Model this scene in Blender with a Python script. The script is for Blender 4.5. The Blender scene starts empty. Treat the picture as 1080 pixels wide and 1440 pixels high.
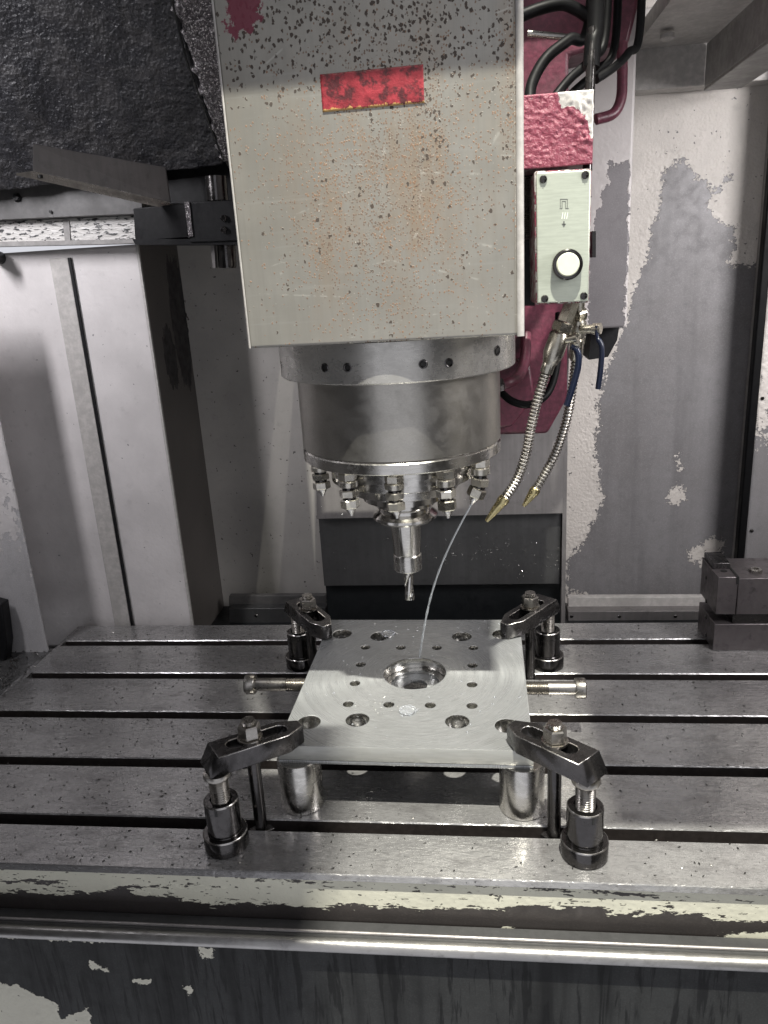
import bpy, bmesh, math, random
import numpy as np
from mathutils import Vector, Matrix, noise as mnoise
random.seed(7); rng = np.random.default_rng(7)
sc = bpy.context.scene
COL = sc.collection
R_ = math.radians

# ------------------------------------------------------------------ camera
CAM_P, CAM_Y, CAM_R, CAM_F = 0.3047074, -0.124089996, -0.0606012887, 1080.39872
CAM_C = np.array([0.0, -0.53840967, 0.53264428])
_f = np.array([math.sin(CAM_Y)*math.cos(CAM_P), math.cos(CAM_Y)*math.cos(CAM_P), -math.sin(CAM_P)])
_r = np.array([math.cos(CAM_Y), -math.sin(CAM_Y), 0.0]); _u = np.cross(_r, _f)
_c, _s = math.cos(CAM_R), math.sin(CAM_R)
_r, _u = _c*_r+_s*_u, -_s*_r+_c*_u
cam_d = bpy.data.cameras.new('camera'); cam = bpy.data.objects.new('camera', cam_d); COL.objects.link(cam)
cam.matrix_world = Matrix(((_r[0], _u[0], -_f[0], CAM_C[0]), (_r[1], _u[1], -_f[1], CAM_C[1]), (_r[2], _u[2], -_f[2], CAM_C[2]), (0, 0, 0, 1)))
cam_d.sensor_width = 36; cam_d.lens = 36*CAM_F/1440; cam_d.clip_start = 0.01; cam_d.clip_end = 60
sc.camera = cam

def ray(px, py): return _f+(px-540)/CAM_F*_r-(py-720)/CAM_F*_u
def AY(px, py, Y):            # a point of the photograph at a known depth Y, in metres
    d = ray(px, py); return CAM_C+d*((Y-CAM_C[1])/d[1])
def AZ(px, py, z):
    d = ray(px, py); return CAM_C+d*((z-CAM_C[2])/d[2])
def AX(px, py, x):
    d = ray(px, py); return CAM_C+d*((x-CAM_C[0])/d[0])

# ------------------------------------------------------------------ world, lamps, exposure
w = bpy.data.worlds.new('World'); sc.world = w; w.use_nodes = True
w.node_tree.nodes['Background'].inputs[0].default_value = (0.92, 0.93, 1.0, 1)
w.node_tree.nodes['Background'].inputs[1].default_value = 0.56
sc.view_settings.view_transform = 'Standard'; sc.view_settings.look = 'None'
sc.view_settings.exposure = 0.4; sc.view_settings.gamma = 1.0

def area(name, loc, target, sx, sy, watts, col, spread=180):
    d = bpy.data.lights.new(name, 'AREA'); d.shape = 'RECTANGLE'; d.size = sx; d.size_y = sy; d.energy = watts; d.color = col; d.spread = R_(spread)
    o = bpy.data.objects.new(name, d); COL.objects.link(o); o.location = loc
    o.rotation_euler = (Vector(target)-Vector(loc)).to_track_quat('-Z', 'Y').to_euler(); return o
area('workshop_lamp', (0.22, -0.80, 3.2), (0, 0.2, 0.1), 0.10, 0.02, 226, (1.0, 0.975, 0.87))
area('left_machine_lamp', (-0.78, 0.10, 0.90), (-0.6, 0.57, 0.62), 0.07, 0.30, 2.3, (0.98, 0.96, 1.0), 125)
area('right_machine_lamp', (0.70, 0.02, 0.80), (0.28, 0.73, 0.50), 0.30, 0.40, 4.6, (1.0, 0.975, 0.98), 125)

# ------------------------------------------------------------------ material helpers
class NT:
    def __init__(s, name):
        s.m = bpy.data.materials.new(name); s.m.use_nodes = True; s.t = s.m.node_tree; s.t.nodes.clear()
        s.out = s.t.nodes.new('ShaderNodeOutputMaterial'); s.b = s.t.nodes.new('ShaderNodeBsdfPrincipled')
        s.t.links.new(s.b.outputs[0], s.out.inputs[0]); s.tc = s.t.nodes.new('ShaderNodeTexCoord').outputs['Object']
    def n(s, typ, **kw):
        nd = s.t.nodes.new('ShaderNode'+typ)
        for k, v in kw.items(): setattr(nd, k, v)
        return nd
    def set(s, sock, v):
        if isinstance(v, bpy.types.NodeSocket): s.t.links.new(v, sock)
        elif isinstance(v, (tuple, list)): sock.default_value = tuple(v)+((1,) if len(v) == 3 and len(sock.default_value) == 4 else ())
        else: sock.default_value = v
    def noise(s, scale, detail=3, rough=0.55, stretch=(1, 1, 1), off=(0, 0, 0), dist=0):
        mp = s.n('Mapping'); s.set(mp.inputs[0], s.tc); mp.inputs['Scale'].default_value = stretch; mp.inputs['Location'].default_value = off
        nz = s.n('TexNoise'); s.set(nz.inputs['Vector'], mp.outputs[0]); s.set(nz.inputs['Scale'], scale)
        s.set(nz.inputs['Detail'], detail); s.set(nz.inputs['Roughness'], rough); s.set(nz.inputs['Distortion'], dist)
        return nz.outputs[0]
    def voro(s, scale, feature='F1', stretch=(1, 1, 1), rnd=1.0):
        mp = s.n('Mapping'); s.set(mp.inputs[0], s.tc); mp.inputs['Scale'].default_value = stretch
        v = s.n('TexVoronoi', feature=feature); s.set(v.inputs['Vector'], mp.outputs[0]); s.set(v.inputs['Scale'], scale); s.set(v.inputs['Randomness'], rnd)
        return v.outputs['Distance']
    def math(s, op, a, b=0.0, c=0.0):
        nd = s.n('Math', operation=op); s.set(nd.inputs[0], a); s.set(nd.inputs[1], b); s.set(nd.inputs[2], c); return nd.outputs[0]
    def step(s, v, lo, hi, a=0.0, b=1.0, smooth=True):
        nd = s.n('MapRange', interpolation_type='SMOOTHSTEP' if smooth else 'LINEAR'); s.set(nd.inputs[0], v); s.set(nd.inputs[1], lo); s.set(nd.inputs[2], hi); s.set(nd.inputs[3], a); s.set(nd.inputs[4], b)
        return nd.outputs[0]
    def mix(s, f, a, b):
        nd = s.n('Mix', data_type='RGBA'); s.set(nd.inputs[0], f); s.set(nd.inputs[6], a); s.set(nd.inputs[7], b); return nd.outputs[2]
    def mixf(s, f, a, b):
        nd = s.n('Mix', data_type='FLOAT'); s.set(nd.inputs[0], f); s.set(nd.inputs[2], a); s.set(nd.inputs[3], b); return nd.outputs[0]
    def attr(s, name):
        a = s.n('Attribute', attribute_name=name); return a.outputs['Fac']
    def bump(s, h, dist, strength=1.0, prev=None):
        b = s.n('Bump'); s.set(b.inputs['Height'], h); s.set(b.inputs['Distance'], dist); s.set(b.inputs['Strength'], strength)
        if prev is not None: s.set(b.inputs['Normal'], prev)
        return b.outputs[0]
    def fin(s, col, rough, metal=0.0, normal=None, **kw):
        s.set(s.b.inputs['Base Color'], col); s.set(s.b.inputs['Roughness'], rough); s.set(s.b.inputs['Metallic'], metal)
        if normal is not None: s.set(s.b.inputs['Normal'], normal)
        for k, v in kw.items(): s.set(s.b.inputs[k], v)
        return s.m

def dark(c, k): return tuple(x*k for x in c)
def metal(name, col, rough=0.3, metallic=1.0, stretch=(1, 1, 1), scale=300, bump=0.00006, var=0.35, dirt=0.5, rvar=0.12, speck=0.0, aniso=0.0):
    t = NT(name)
    fine = t.noise(scale, 4, 0.6, stretch); big = t.noise(14, 5, 0.6, off=(3, 1, 7)); mid = t.noise(70, 4, 0.65, off=(9, 2, 1))
    c = t.mix(t.step(big, 0.3, 0.75), dark(col, 1-var*0.5), dark(col, 1+var*0.25))
    c = t.mix(t.step(mid, 0.52, 0.72, 0, dirt), c, dark(col, 0.45))
    c = t.mix(t.step(fine, 0.3, 0.7, 0.0, 0.35), c, dark(col, 0.6))
    if speck:
        sp = t.noise(420, 2, 0.5, off=(5, 5, 5)); c = t.mix(t.step(sp, 0.70, 0.76, 0, speck), c, dark(col, 0.12))
    r = t.math('ADD', t.step(mid, 0.3, 0.75, rough-rvar*0.4, rough+rvar), t.step(fine, 0.2, 0.8, -rvar*0.3, rvar*0.3))
    n = t.bump(fine, bump, 0.7); n = t.bump(mid, bump*4, 0.5, n)
    kw = {'Anisotropic': aniso} if aniso else {}
    if aniso: kw['Tangent'] = t.n('Tangent', direction_type='RADIAL', axis='Z').outputs[0]
    return t.fin(c, r, metallic, n, **kw)

def peel(name, paint, bare, amp=0.012, fscale=90, stretch=(1, 1, 1), flake=0.0, bare_metal=0.35, bare_rough=0.45, paint_rough=0.45, blister=0.5, streak=0.0, relief=0.0006, bare2=None, attr='paint', blis=0.0006, crisp=0.0005, speckle=0.0, spec=0.5):
    t = NT(name); a = t.attr(attr)
    n1 = t.noise(fscale, 6, 0.62, stretch); n2 = t.noise(fscale*4.5, 3, 0.6, stretch, (4, 4, 4))
    v = t.math('ADD', a, t.math('MULTIPLY', t.math('SUBTRACT', n1, 0.5), amp*2.6))
    v = t.math('ADD', v, t.math('MULTIPLY', t.math('SUBTRACT', n2, 0.5), amp*0.9))
    if speckle: v = t.math('ADD', v, t.math('MULTIPLY', t.math('SUBTRACT', t.noise(260, 3, 0.6, stretch, (1, 7, 2)), 0.5), speckle*2.6))
    m = t.step(v, -crisp, crisp)
    if flake:
        fl = t.noise(fscale*2.2, 3, 0.6, stretch, (8, 1, 3)); m = t.math('MULTIPLY', m, t.step(fl, flake-0.02, flake, 1.0, 0.0))
    big = t.noise(9, 5, 0.6, off=(1, 6, 2)); mid = t.noise(60, 5, 0.65); fine = t.noise(650, 3, 0.6)
    rain = t.noise(30, 4, 0.6, (1, 1, 0.06))
    cp = t.mix(t.step(big, 0.3, 0.7), dark(paint, 0.82), paint); cp = t.mix(t.step(mid, 0.55, 0.75, 0, 0.35), cp, dark(paint, 0.6))
    cp = t.mix(t.step(fine, 0.62, 0.74, 0, 0.35), cp, dark(paint, 0.4))
    cb = t.mix(t.step(big, 0.3, 0.72), bare, bare2 or dark(bare, 0.72)); cb = t.mix(t.step(mid, 0.45, 0.75, 0, 0.5), cb, dark(bare, 0.6))
    cb = t.mix(t.step(fine, 0.45, 0.75, 0, 0.45), cb, dark(bare, 1.5))
    if streak: cb = t.mix(t.step(rain, 0.45, 0.7, 0, streak), cb, dark(bare, 0.25))
    if streak > 0.8: cb = t.mix(t.step(t.noise(110, 4, 0.65, (1, 1, 0.07), (6, 6, 1), 0.4), 0.52, 0.61, 0, 0.72), cb, dark(bare, 0.12))
    spot = t.noise(150, 2, 0.5, off=(2, 8, 8)); cp = t.mix(t.step(spot, 0.705, 0.745, 0, 0.85), cp, dark(bare, 0.3))
    rim = t.math('MULTIPLY', t.step(v, 0.0, 0.004, 0.55, 0.0), m)
    cp = t.mix(rim, cp, dark(paint, 1.12))
    bl = t.voro(240, 'SMOOTH_F1'); bl = t.math('MULTIPLY', bl, t.step(big, 0.35, 0.6))
    crk = t.noise(330, 4, 0.7, off=(3, 3, 9))
    hgt = t.math('ADD', t.math('MULTIPLY', m, 1.0), t.math('MULTIPLY', t.math('MULTIPLY', t.math('ADD', bl, crk), m), blister))
    prox = t.math('MULTIPLY', t.step(v, 0.0, 0.035, 1.0, 0.15), m); hgt = t.math('ADD', hgt, t.math('MULTIPLY', t.math('MULTIPLY', t.voro(165, 'SMOOTH_F1'), prox), blister*1.6))
    n = t.bump(hgt, relief, 0.9); n = t.bump(fine, 0.00008, 0.5, n)
    r = t.mixf(m, t.math('ADD', t.step(mid, 0.3, 0.7, -0.08, 0.10), bare_rough), paint_rough)
    return t.fin(t.mix(m, cb, cp), r, t.mixf(m, bare_metal, 0.0), n, **{'Specular IOR Level': t.mixf(m, spec, 0.5)})

def plain(name, col, rough=0.4, metallic=0.0, var=0.4, bump=0.0002, scale=180, **kw):
    t = NT(name); a = t.noise(scale, 5, 0.65); b = t.noise(25, 4, 0.6, off=(2, 2, 2))
    c = t.mix(t.step(a, 0.35, 0.7), dark(col, 1-var*0.5), dark(col, 1+var*0.5)); c = t.mix(t.step(b, 0.45, 0.75, 0, 0.6), c, dark(col, 1-var))
    return t.fin(c, t.step(b, 0.3, 0.7, rough-0.08, rough+0.1), metallic, t.bump(a, bump, 0.8), **kw)

M = {}
M['table'] = None
def table_mat():
    t = NT('worn_table_steel')
    fine = t.noise(420, 4, 0.65, (0.35, 1, 1)); wave = t.noise(120, 4, 0.6, (0.5, 1.6, 1), dist=0.6); big = t.noise(7, 5, 0.6, (0.7, 1.2, 1)); mid = t.noise(45, 5, 0.65, (0.6, 1, 1), (5, 5, 1))
    grain = t.noise(900, 2, 0.6, (0.25, 1, 1), (1, 2, 3))
    base = (0.30, 0.285, 0.265)
    c = t.mix(t.step(big, 0.32, 0.7), (0.285, 0.281, 0.282), (0.43, 0.424, 0.42))
    c = t.mix(t.step(mid, 0.48, 0.74, 0, 0.6), c, (0.125, 0.117, 0.118))
    c = t.mix(t.step(fine, 0.45, 0.72, 0, 0.42), c, (0.09, 0.086, 0.086))
    pit = t.noise(260, 2, 0.5, off=(7, 7, 7)); c = t.mix(t.step(pit, 0.70, 0.745, 0, 0.85), c, (0.025, 0.022, 0.022))
    glint = t.noise(520, 2, 0.5, off=(1, 9, 4)); c = t.mix(t.step(glint, 0.70, 0.75, 0, 0.7), c, (0.75, 0.72, 0.66))  # glints painted as pale specks in the base colour
    r = t.math('ADD', t.step(mid, 0.3, 0.72, 0.17, 0.34), t.step(grain, 0.3, 0.7, -0.06, 0.06))
    n = t.bump(wave, 0.0011, 0.7); n = t.bump(fine, 0.00016, 0.8, n)
    return t.fin(c, r, 0.60, n, **{'Coat Weight': 0.5, 'Coat Roughness': 0.10})
M['table'] = table_mat()
M['slot'] = plain('dark_slot_steel', (0.05, 0.042, 0.04), 0.45, 0.5)  # steel inside the slots, darker than the table top
M['plate'] = metal('milled_aluminium', (0.56, 0.56, 0.55), 0.24, 0.74, (1, 0.12, 1), 320, 0.00004, 0.12, 0.12, 0.06, aniso=0.75)
M['steel'] = metal('bright_turned_steel', (0.72, 0.70, 0.66), 0.22, 1.0, (0.3, 0.3, 2.0), 260, 0.00003, 0.25, 0.35)
M['ground'] = metal('ground_housing_steel', (0.50, 0.48, 0.44), 0.34, 0.97, (0.6, 0.6, 1.2), 900, 0.00008, 0.25, 0.15, 0.08)
M['flange'] = metal('turned_flange_steel', (0.56, 0.545, 0.51), 0.27, 0.72, (0.3, 0.3, 2.0), 420, 0.00004, 0.2, 0.25)
M['nut'] = metal('nickel_plated_nut', (0.66, 0.63, 0.56), 0.27, 0.9, (1, 1, 1), 300, 0.00004, 0.25, 0.35)
M['chrome'] = metal('polished_holder_steel', (0.68, 0.66, 0.62), 0.14, 1.0, (1, 1, 3), 300, 0.00001, 0.15, 0.15, 0.06)
M['brass'] = metal('nickel_brass', (0.50, 0.475, 0.41), 0.25, 1.0, (1, 1, 1), 260, 0.00006, 0.3, 0.45)
M['tipbrass'] = metal('worn_brass', (0.60, 0.52, 0.28), 0.28, 1.0, (1, 1, 1), 260, 0.00005, 0.3, 0.4)
M['blacksteel'] = metal('oiled_black_steel', (0.10, 0.095, 0.094), 0.16, 0.95, (1, 1, 1), 240, 0.00012, 0.4, 0.4, 0.16, 0.4)
M['bar'] = metal('clamp_bar_steel', (0.10, 0.095, 0.095), 0.24, 0.9, (1, 1, 1), 260, 0.00012, 0.4, 0.5, 0.14, 0.3)
M['screw'] = metal('threaded_steel', (0.42, 0.40, 0.37), 0.28, 1.0, (1, 1, 1), 300, 0.00004, 0.25, 0.5)
M['black'] = plain('greasy_black', (0.010, 0.010, 0.011), 0.45, 0.0, 0.5, **{'Specular IOR Level': 0.25})
M['rubber'] = plain('black_rubber', (0.004, 0.004, 0.0045), 0.5, 0.0, 0.4, 0.0001, **{'Specular IOR Level': 0.12})
M['hole'] = plain('dark_socket', (0.01, 0.01, 0.01), 0.5)
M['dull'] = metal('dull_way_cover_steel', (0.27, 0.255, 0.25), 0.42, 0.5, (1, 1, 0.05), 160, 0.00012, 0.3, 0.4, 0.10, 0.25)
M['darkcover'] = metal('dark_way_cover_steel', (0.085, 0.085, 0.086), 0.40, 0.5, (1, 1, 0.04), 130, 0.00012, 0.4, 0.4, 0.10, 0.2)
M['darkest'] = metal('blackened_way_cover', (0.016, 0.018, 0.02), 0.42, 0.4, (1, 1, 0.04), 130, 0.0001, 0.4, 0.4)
M['grey'] = plain('grey_machine_paint', (0.26, 0.25, 0.24), 0.5, 0.0, 0.3, 0.0001, 120)
M['darkgrey'] = plain('dim_grey_paint', (0.085, 0.082, 0.08), 0.5, 0.0, 0.3, 0.0001, 120)
M['palegrey'] = plain('pale_machine_paint', (0.45, 0.43, 0.41), 0.5, 0.0, 0.25, 0.0001, 120)
def plate_mat():
    t = NT('milled_aluminium')
    sp = t.n('SeparateXYZ'); t.set(sp.inputs[0], t.tc); ln = t.math('SQRT', t.math('ADD', t.math('POWER', sp.outputs[0], 2.0), t.math('POWER', sp.outputs[1], 2.0)))
    an = t.math('ARCTAN2', sp.outputs[1], sp.outputs[0]); cb = t.n('CombineXYZ'); t.set(cb.inputs[0], ln); t.set(cb.inputs[1], t.math('MULTIPLY', an, 0.006))
    nz = t.n('TexNoise'); t.set(nz.inputs[0], cb.outputs[0]); nz.inputs['Scale'].default_value = 900; nz.inputs['Detail'].default_value = 2; ring = nz.outputs[0]
    n2 = t.n('TexNoise'); t.set(n2.inputs[0], cb.outputs[0]); n2.inputs['Scale'].default_value = 110; n2.inputs['Detail'].default_value = 3; wide = n2.outputs[0]
    big = t.noise(9, 2, 0.5); brush = t.noise(1100, 2, 0.6, (0.06, 1, 1), (3, 3, 3))
    c = t.mix(t.step(big, 0.3, 0.7), (0.325, 0.335, 0.338), (0.365, 0.375, 0.38)); c = t.mix(t.step(ring, 0.35, 0.7, 0, 0.55), c, (0.22, 0.222, 0.222)); c = t.mix(t.step(brush, 0.55, 0.8, 0, 0.35), c, (0.62, 0.62, 0.60))
    r = t.math('ADD', t.step(wide, 0.3, 0.7, 0.24, 0.36), t.step(ring, 0.3, 0.7, -0.05, 0.05))
    return t.fin(c, r, 0.58, t.bump(ring, 0.00001, 0.5), **{'Anisotropic': 0.8, 'Tangent': t.n('Tangent', direction_type='RADIAL', axis='Z').outputs[0]})
M['plate'] = plate_mat()
M['plate_side'] = metal('sawn_aluminium_edge', (0.46, 0.46, 0.43), 0.40, 0.55, (0.1, 1, 1), 500, 0.00003, 0.12, 0.15)
M['edge'] = metal('worn_edge_and_glint', (0.50, 0.48, 0.46), 0.25, 1.0, (1, 1, 1), 260, 0.00004, 0.3, 0.5)  # bright metal for worn bar edges and painted-in rim glints on jacks
M['pink'] = plain('magenta_casting_paint', (0.095, 0.022, 0.038), 0.42, 0.0, 0.55, 0.0006, 150)
M['blue'] = plain('blue_handle_grip', (0.004, 0.008, 0.024), 0.3, 0.0, 0.3)
M['white'] = plain('off_white_plastic', (0.56, 0.58, 0.46), 0.35, 0.0, 0.08, 0.00002)
M['faceplate'] = metal('anodised_face_plate', (0.47, 0.505, 0.43), 0.42, 0.45, (0.1, 1, 1), 500, 0.00002, 0.10, 0.10, 0.05)
M['chip'] = metal('steel_chips', (0.10, 0.095, 0.09), 0.3, 0.9)
M['silver_chip'] = metal('aluminium_chips', (0.75, 0.74, 0.70), 0.22, 1.0)
M['vise'] = metal('stained_vise_steel', (0.165, 0.148, 0.152), 0.36, 0.75, (1, 1, 0.6), 120, 0.0002, 0.4, 0.85, 0.12, 0.3)
M['print'] = plain('printed_symbol', (0.10, 0.105, 0.10), 0.5, 0.0, 0.2)
M['printw'] = plain('printed_symbol_pale', (0.80, 0.82, 0.76), 0.5, 0.0, 0.1)
M['wet'] = metal('wet_gutter_steel', (0.24, 0.24, 0.24), 0.18, 0.7, (1, 1, 1), 150, 0.0012, 0.5, 0.7, 0.1, 0.6)
M['bore'] = metal('bored_aluminium', (0.72, 0.71, 0.68), 0.2, 1.0, (1, 1, 3), 300, 0.00003, 0.2, 0.2)
t = NT('coolant_water')
M['water'] = t.fin((0.95, 0.97, 1.0), 0.03, 0.0, None, **{'Transmission Weight': 0.88, 'IOR': 1.33})
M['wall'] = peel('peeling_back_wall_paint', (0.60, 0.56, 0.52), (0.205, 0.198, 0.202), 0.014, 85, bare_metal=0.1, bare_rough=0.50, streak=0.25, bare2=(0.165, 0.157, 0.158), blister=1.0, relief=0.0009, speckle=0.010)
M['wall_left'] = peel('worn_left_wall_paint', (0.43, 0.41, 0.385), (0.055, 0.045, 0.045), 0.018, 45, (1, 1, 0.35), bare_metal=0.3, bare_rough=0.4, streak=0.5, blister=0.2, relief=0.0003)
M['wall_side'] = peel('shaded_side_wall_paint', (0.105, 0.095, 0.088), (0.022, 0.018, 0.018), 0.018, 45, (1, 1, 0.35), bare_metal=0.2, bare_rough=0.4, streak=0.5, blister=0.2, relief=0.0003)  # darker copy of the left wall paint; recess shade put into colour
M['panel'] = peel('worn_left_panel_paint', (0.66, 0.63, 0.62), (0.57, 0.555, 0.56), 0.022, 40, bare_metal=0.2, bare_rough=0.40, bare2=(0.47, 0.455, 0.46), streak=0.10, relief=0.0005)
M['box'] = peel('peeling_grey_box_paint', (0.48, 0.45, 0.44), (0.175, 0.165, 0.17), 0.008, 90, bare_metal=0.2, bare_rough=0.5)
M['band'] = peel('flaking_cream_paint', (0.70, 0.685, 0.56), (0.055, 0.048, 0.046), 0.011, 130, (0.30, 1, 1), speckle=0.004, flake=0.66, bare_metal=0.35, bare_rough=0.36, blister=0.3, paint_rough=0.4)
M['apron'] = peel('streaked_apron_paint', (0.60, 0.58, 0.48), (0.036, 0.037, 0.037), 0.008, 60, bare_metal=0.0, bare_rough=0.42, spec=0.12, streak=0.9, bare2=(0.022, 0.0225, 0.023))
M['pinkpeel'] = peel('blistered_pink_paint', (0.215, 0.042, 0.070), (0.48, 0.46, 0.44), 0.006, 110, bare_metal=0.3, bare_rough=0.45, blister=1.6, paint_rough=0.33, relief=0.0010)
def hammered():
    t = NT('hammered_dark_cover')
    a = t.noise(210, 4, 0.6); b = t.noise(28, 6, 0.7, dist=0.8); v = t.voro(260, 'F1')
    c = t.mix(t.step(b, 0.4, 0.7), (0.018, 0.018, 0.021), (0.042, 0.04, 0.041))
    c = t.mix(t.step(a, 0.62, 0.75, 0, 0.5), c, (0.12, 0.12, 0.12))
    n = t.bump(a, 0.0026, 0.9); n = t.bump(v, 0.0014, 0.6, n); n = t.bump(b, 0.002, 0.6, n)
    return t.fin(c, t.step(b, 0.3, 0.7, 0.34, 0.5), 0.0, n)
M['hammered'] = hammered()
def glitter():
    t = NT('chip_crusted_edge')
    a = t.noise(300, 4, 0.7); b = t.noise(500, 2, 0.6, off=(4, 4, 4))
    c = t.mix(t.step(a, 0.4, 0.65), (0.10, 0.09, 0.095), (0.30, 0.28, 0.29)); c = t.mix(t.step(b, 0.56, 0.62), c, (0.85, 0.82, 0.82))
    return t.fin(c, 0.3, 0.6, t.bump(a, 0.004, 1.0))
M['glitter'] = glitter()
def cover_mat():
    t = NT('stained_sheet_cover')
    d = t.attr('rust'); d2 = t.attr('fleck'); red = t.attr('paint')
    br = t.noise(260, 4, 0.6, (1, 1, 0.03)); big = t.noise(11, 5, 0.6); mid = t.noise(55, 5, 0.65); brh = t.noise(200, 4, 0.6, (0.04, 1, 1), (3, 3, 3))
    c = t.mix(t.step(big, 0.3, 0.7), (0.282, 0.270, 0.240), (0.335, 0.322, 0.290)); c = t.mix(t.step(br, 0.4, 0.7, 0, 0.28), c, (0.235, 0.23, 0.208))
    c = t.mix(t.step(brh, 0.55, 0.8, 0, 0.25), c, (0.47, 0.465, 0.44))
    stain = t.math('MULTIPLY', d, t.step(t.noise(35, 5, 0.7, (1, 1, 0.35)), 0.35, 0.75)); c = t.mix(t.math('MULTIPLY', stain, 0.75), c, (0.30, 0.20, 0.115))
    def flecks(scale, dens, off, r0, r1, dist):
        mp = t.n('Mapping'); t.set(mp.inputs[0], t.tc); mp.inputs['Scale'].default_value = (1, 0, 0.85); mp.inputs['Location'].default_value = off
        nz = t.n('TexNoise'); t.set(nz.inputs['Vector'], mp.outputs[0]); nz.inputs['Scale'].default_value = scale*1.3; nz.inputs['Detail'].default_value = 2
        ad = t.n('VectorMath', operation='MULTIPLY_ADD'); t.set(ad.inputs[0], nz.outputs['Color']); ad.inputs[1].default_value = (dist/scale,)*3; t.set(ad.inputs[2], mp.outputs[0])
        v = t.n('TexVoronoi'); t.set(v.inputs['Vector'], ad.outputs[0]); v.inputs['Scale'].default_value = scale
        sp = t.n('SeparateColor'); t.set(sp.inputs[0], v.outputs['Color'])
        on = t.math('LESS_THAN', sp.outputs[0], dens); rad = t.math('MULTIPLY_ADD', sp.outputs[1], r1-r0, r0)
        return t.math('MULTIPLY', on, t.step(t.math('SUBTRACT', rad, v.outputs['Distance']), 0.0, 0.06))
    m1 = flecks(520, t.math('MULTIPLY', d, 0.95), (0.3, 0, 0.2), 0.18, 0.60, 0.9); c = t.mix(t.math('MULTIPLY', m1, 0.85), c, t.mix(t.step(mid, 0.4, 0.6), (0.22, 0.12, 0.065), (0.12, 0.08, 0.06)))
    m2 = flecks(300, t.math('MULTIPLY', d2, 0.85), (0.7, 0, 0.9), 0.14, 0.58, 1.1); c = t.mix(t.math('MULTIPLY', m2, 0.95), c, (0.050, 0.036, 0.028))
    m3 = flecks(480, t.math('MULTIPLY', d, 0.25), (0.1, 0, 0.6), 0.1, 0.35, 0.7); c = t.mix(t.math('MULTIPLY', m3, 0.6), c, (0.66, 0.63, 0.56))
    rn = t.noise(130, 5, 0.65, off=(1, 1, 5)); mr = t.step(t.math('ADD', red, t.math('MULTIPLY', t.math('SUBTRACT', rn, 0.5), 0.035)), -0.001, 0.001); c = t.mix(mr, c, (0.16, 0.03, 0.05))
    sc1 = t.voro(7, 'DISTANCE_TO_EDGE', (1, 1, 3)); scr = t.math('MULTIPLY', t.step(sc1, 0.0, 0.012, 1, 0), t.step(mid, 0.55, 0.62)); c = t.mix(t.math('MULTIPLY', scr, 0.25), c, (0.7, 0.69, 0.63))
    mm = t.math('MAXIMUM', m1, m2)
    n = t.bump(br, 0.00005, 0.6); n = t.bump(mm, 0.0002, 0.8, n)
    return t.fin(c, t.mixf(mm, t.step(mid, 0.3, 0.7, 0.32, 0.42), 0.7), t.mixf(t.math('MAXIMUM', mm, mr), 0.52, 0.0), n)
M['cover'] = cover_mat()
def redplate():
    t = NT('worn_red_enamel'); a = t.noise(120, 6, 0.7); e = t.attr('paint'); b = t.noise(300, 4, 0.7, (1, 1, 0.4))
    c = t.mix(t.step(a, 0.35, 0.7), (0.20, 0.016, 0.024), (0.36, 0.034, 0.048)); c = t.mix(t.step(t.noise(90, 6, 0.75, off=(3, 1, 1)), 0.46, 0.60, 0, 0.93), c, (0.055, 0.010, 0.013))
    edge = t.step(t.math('ADD', e, t.math('MULTIPLY', t.math('SUBTRACT', b, 0.5), 0.010)), -0.0005, 0.0005)
    c = t.mix(edge, (0.50, 0.30, 0.10), c)
    return t.fin(c, 0.42, 0.0, t.bump(a, 0.0012, 0.7))
M['redplate'] = redplate()

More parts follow.
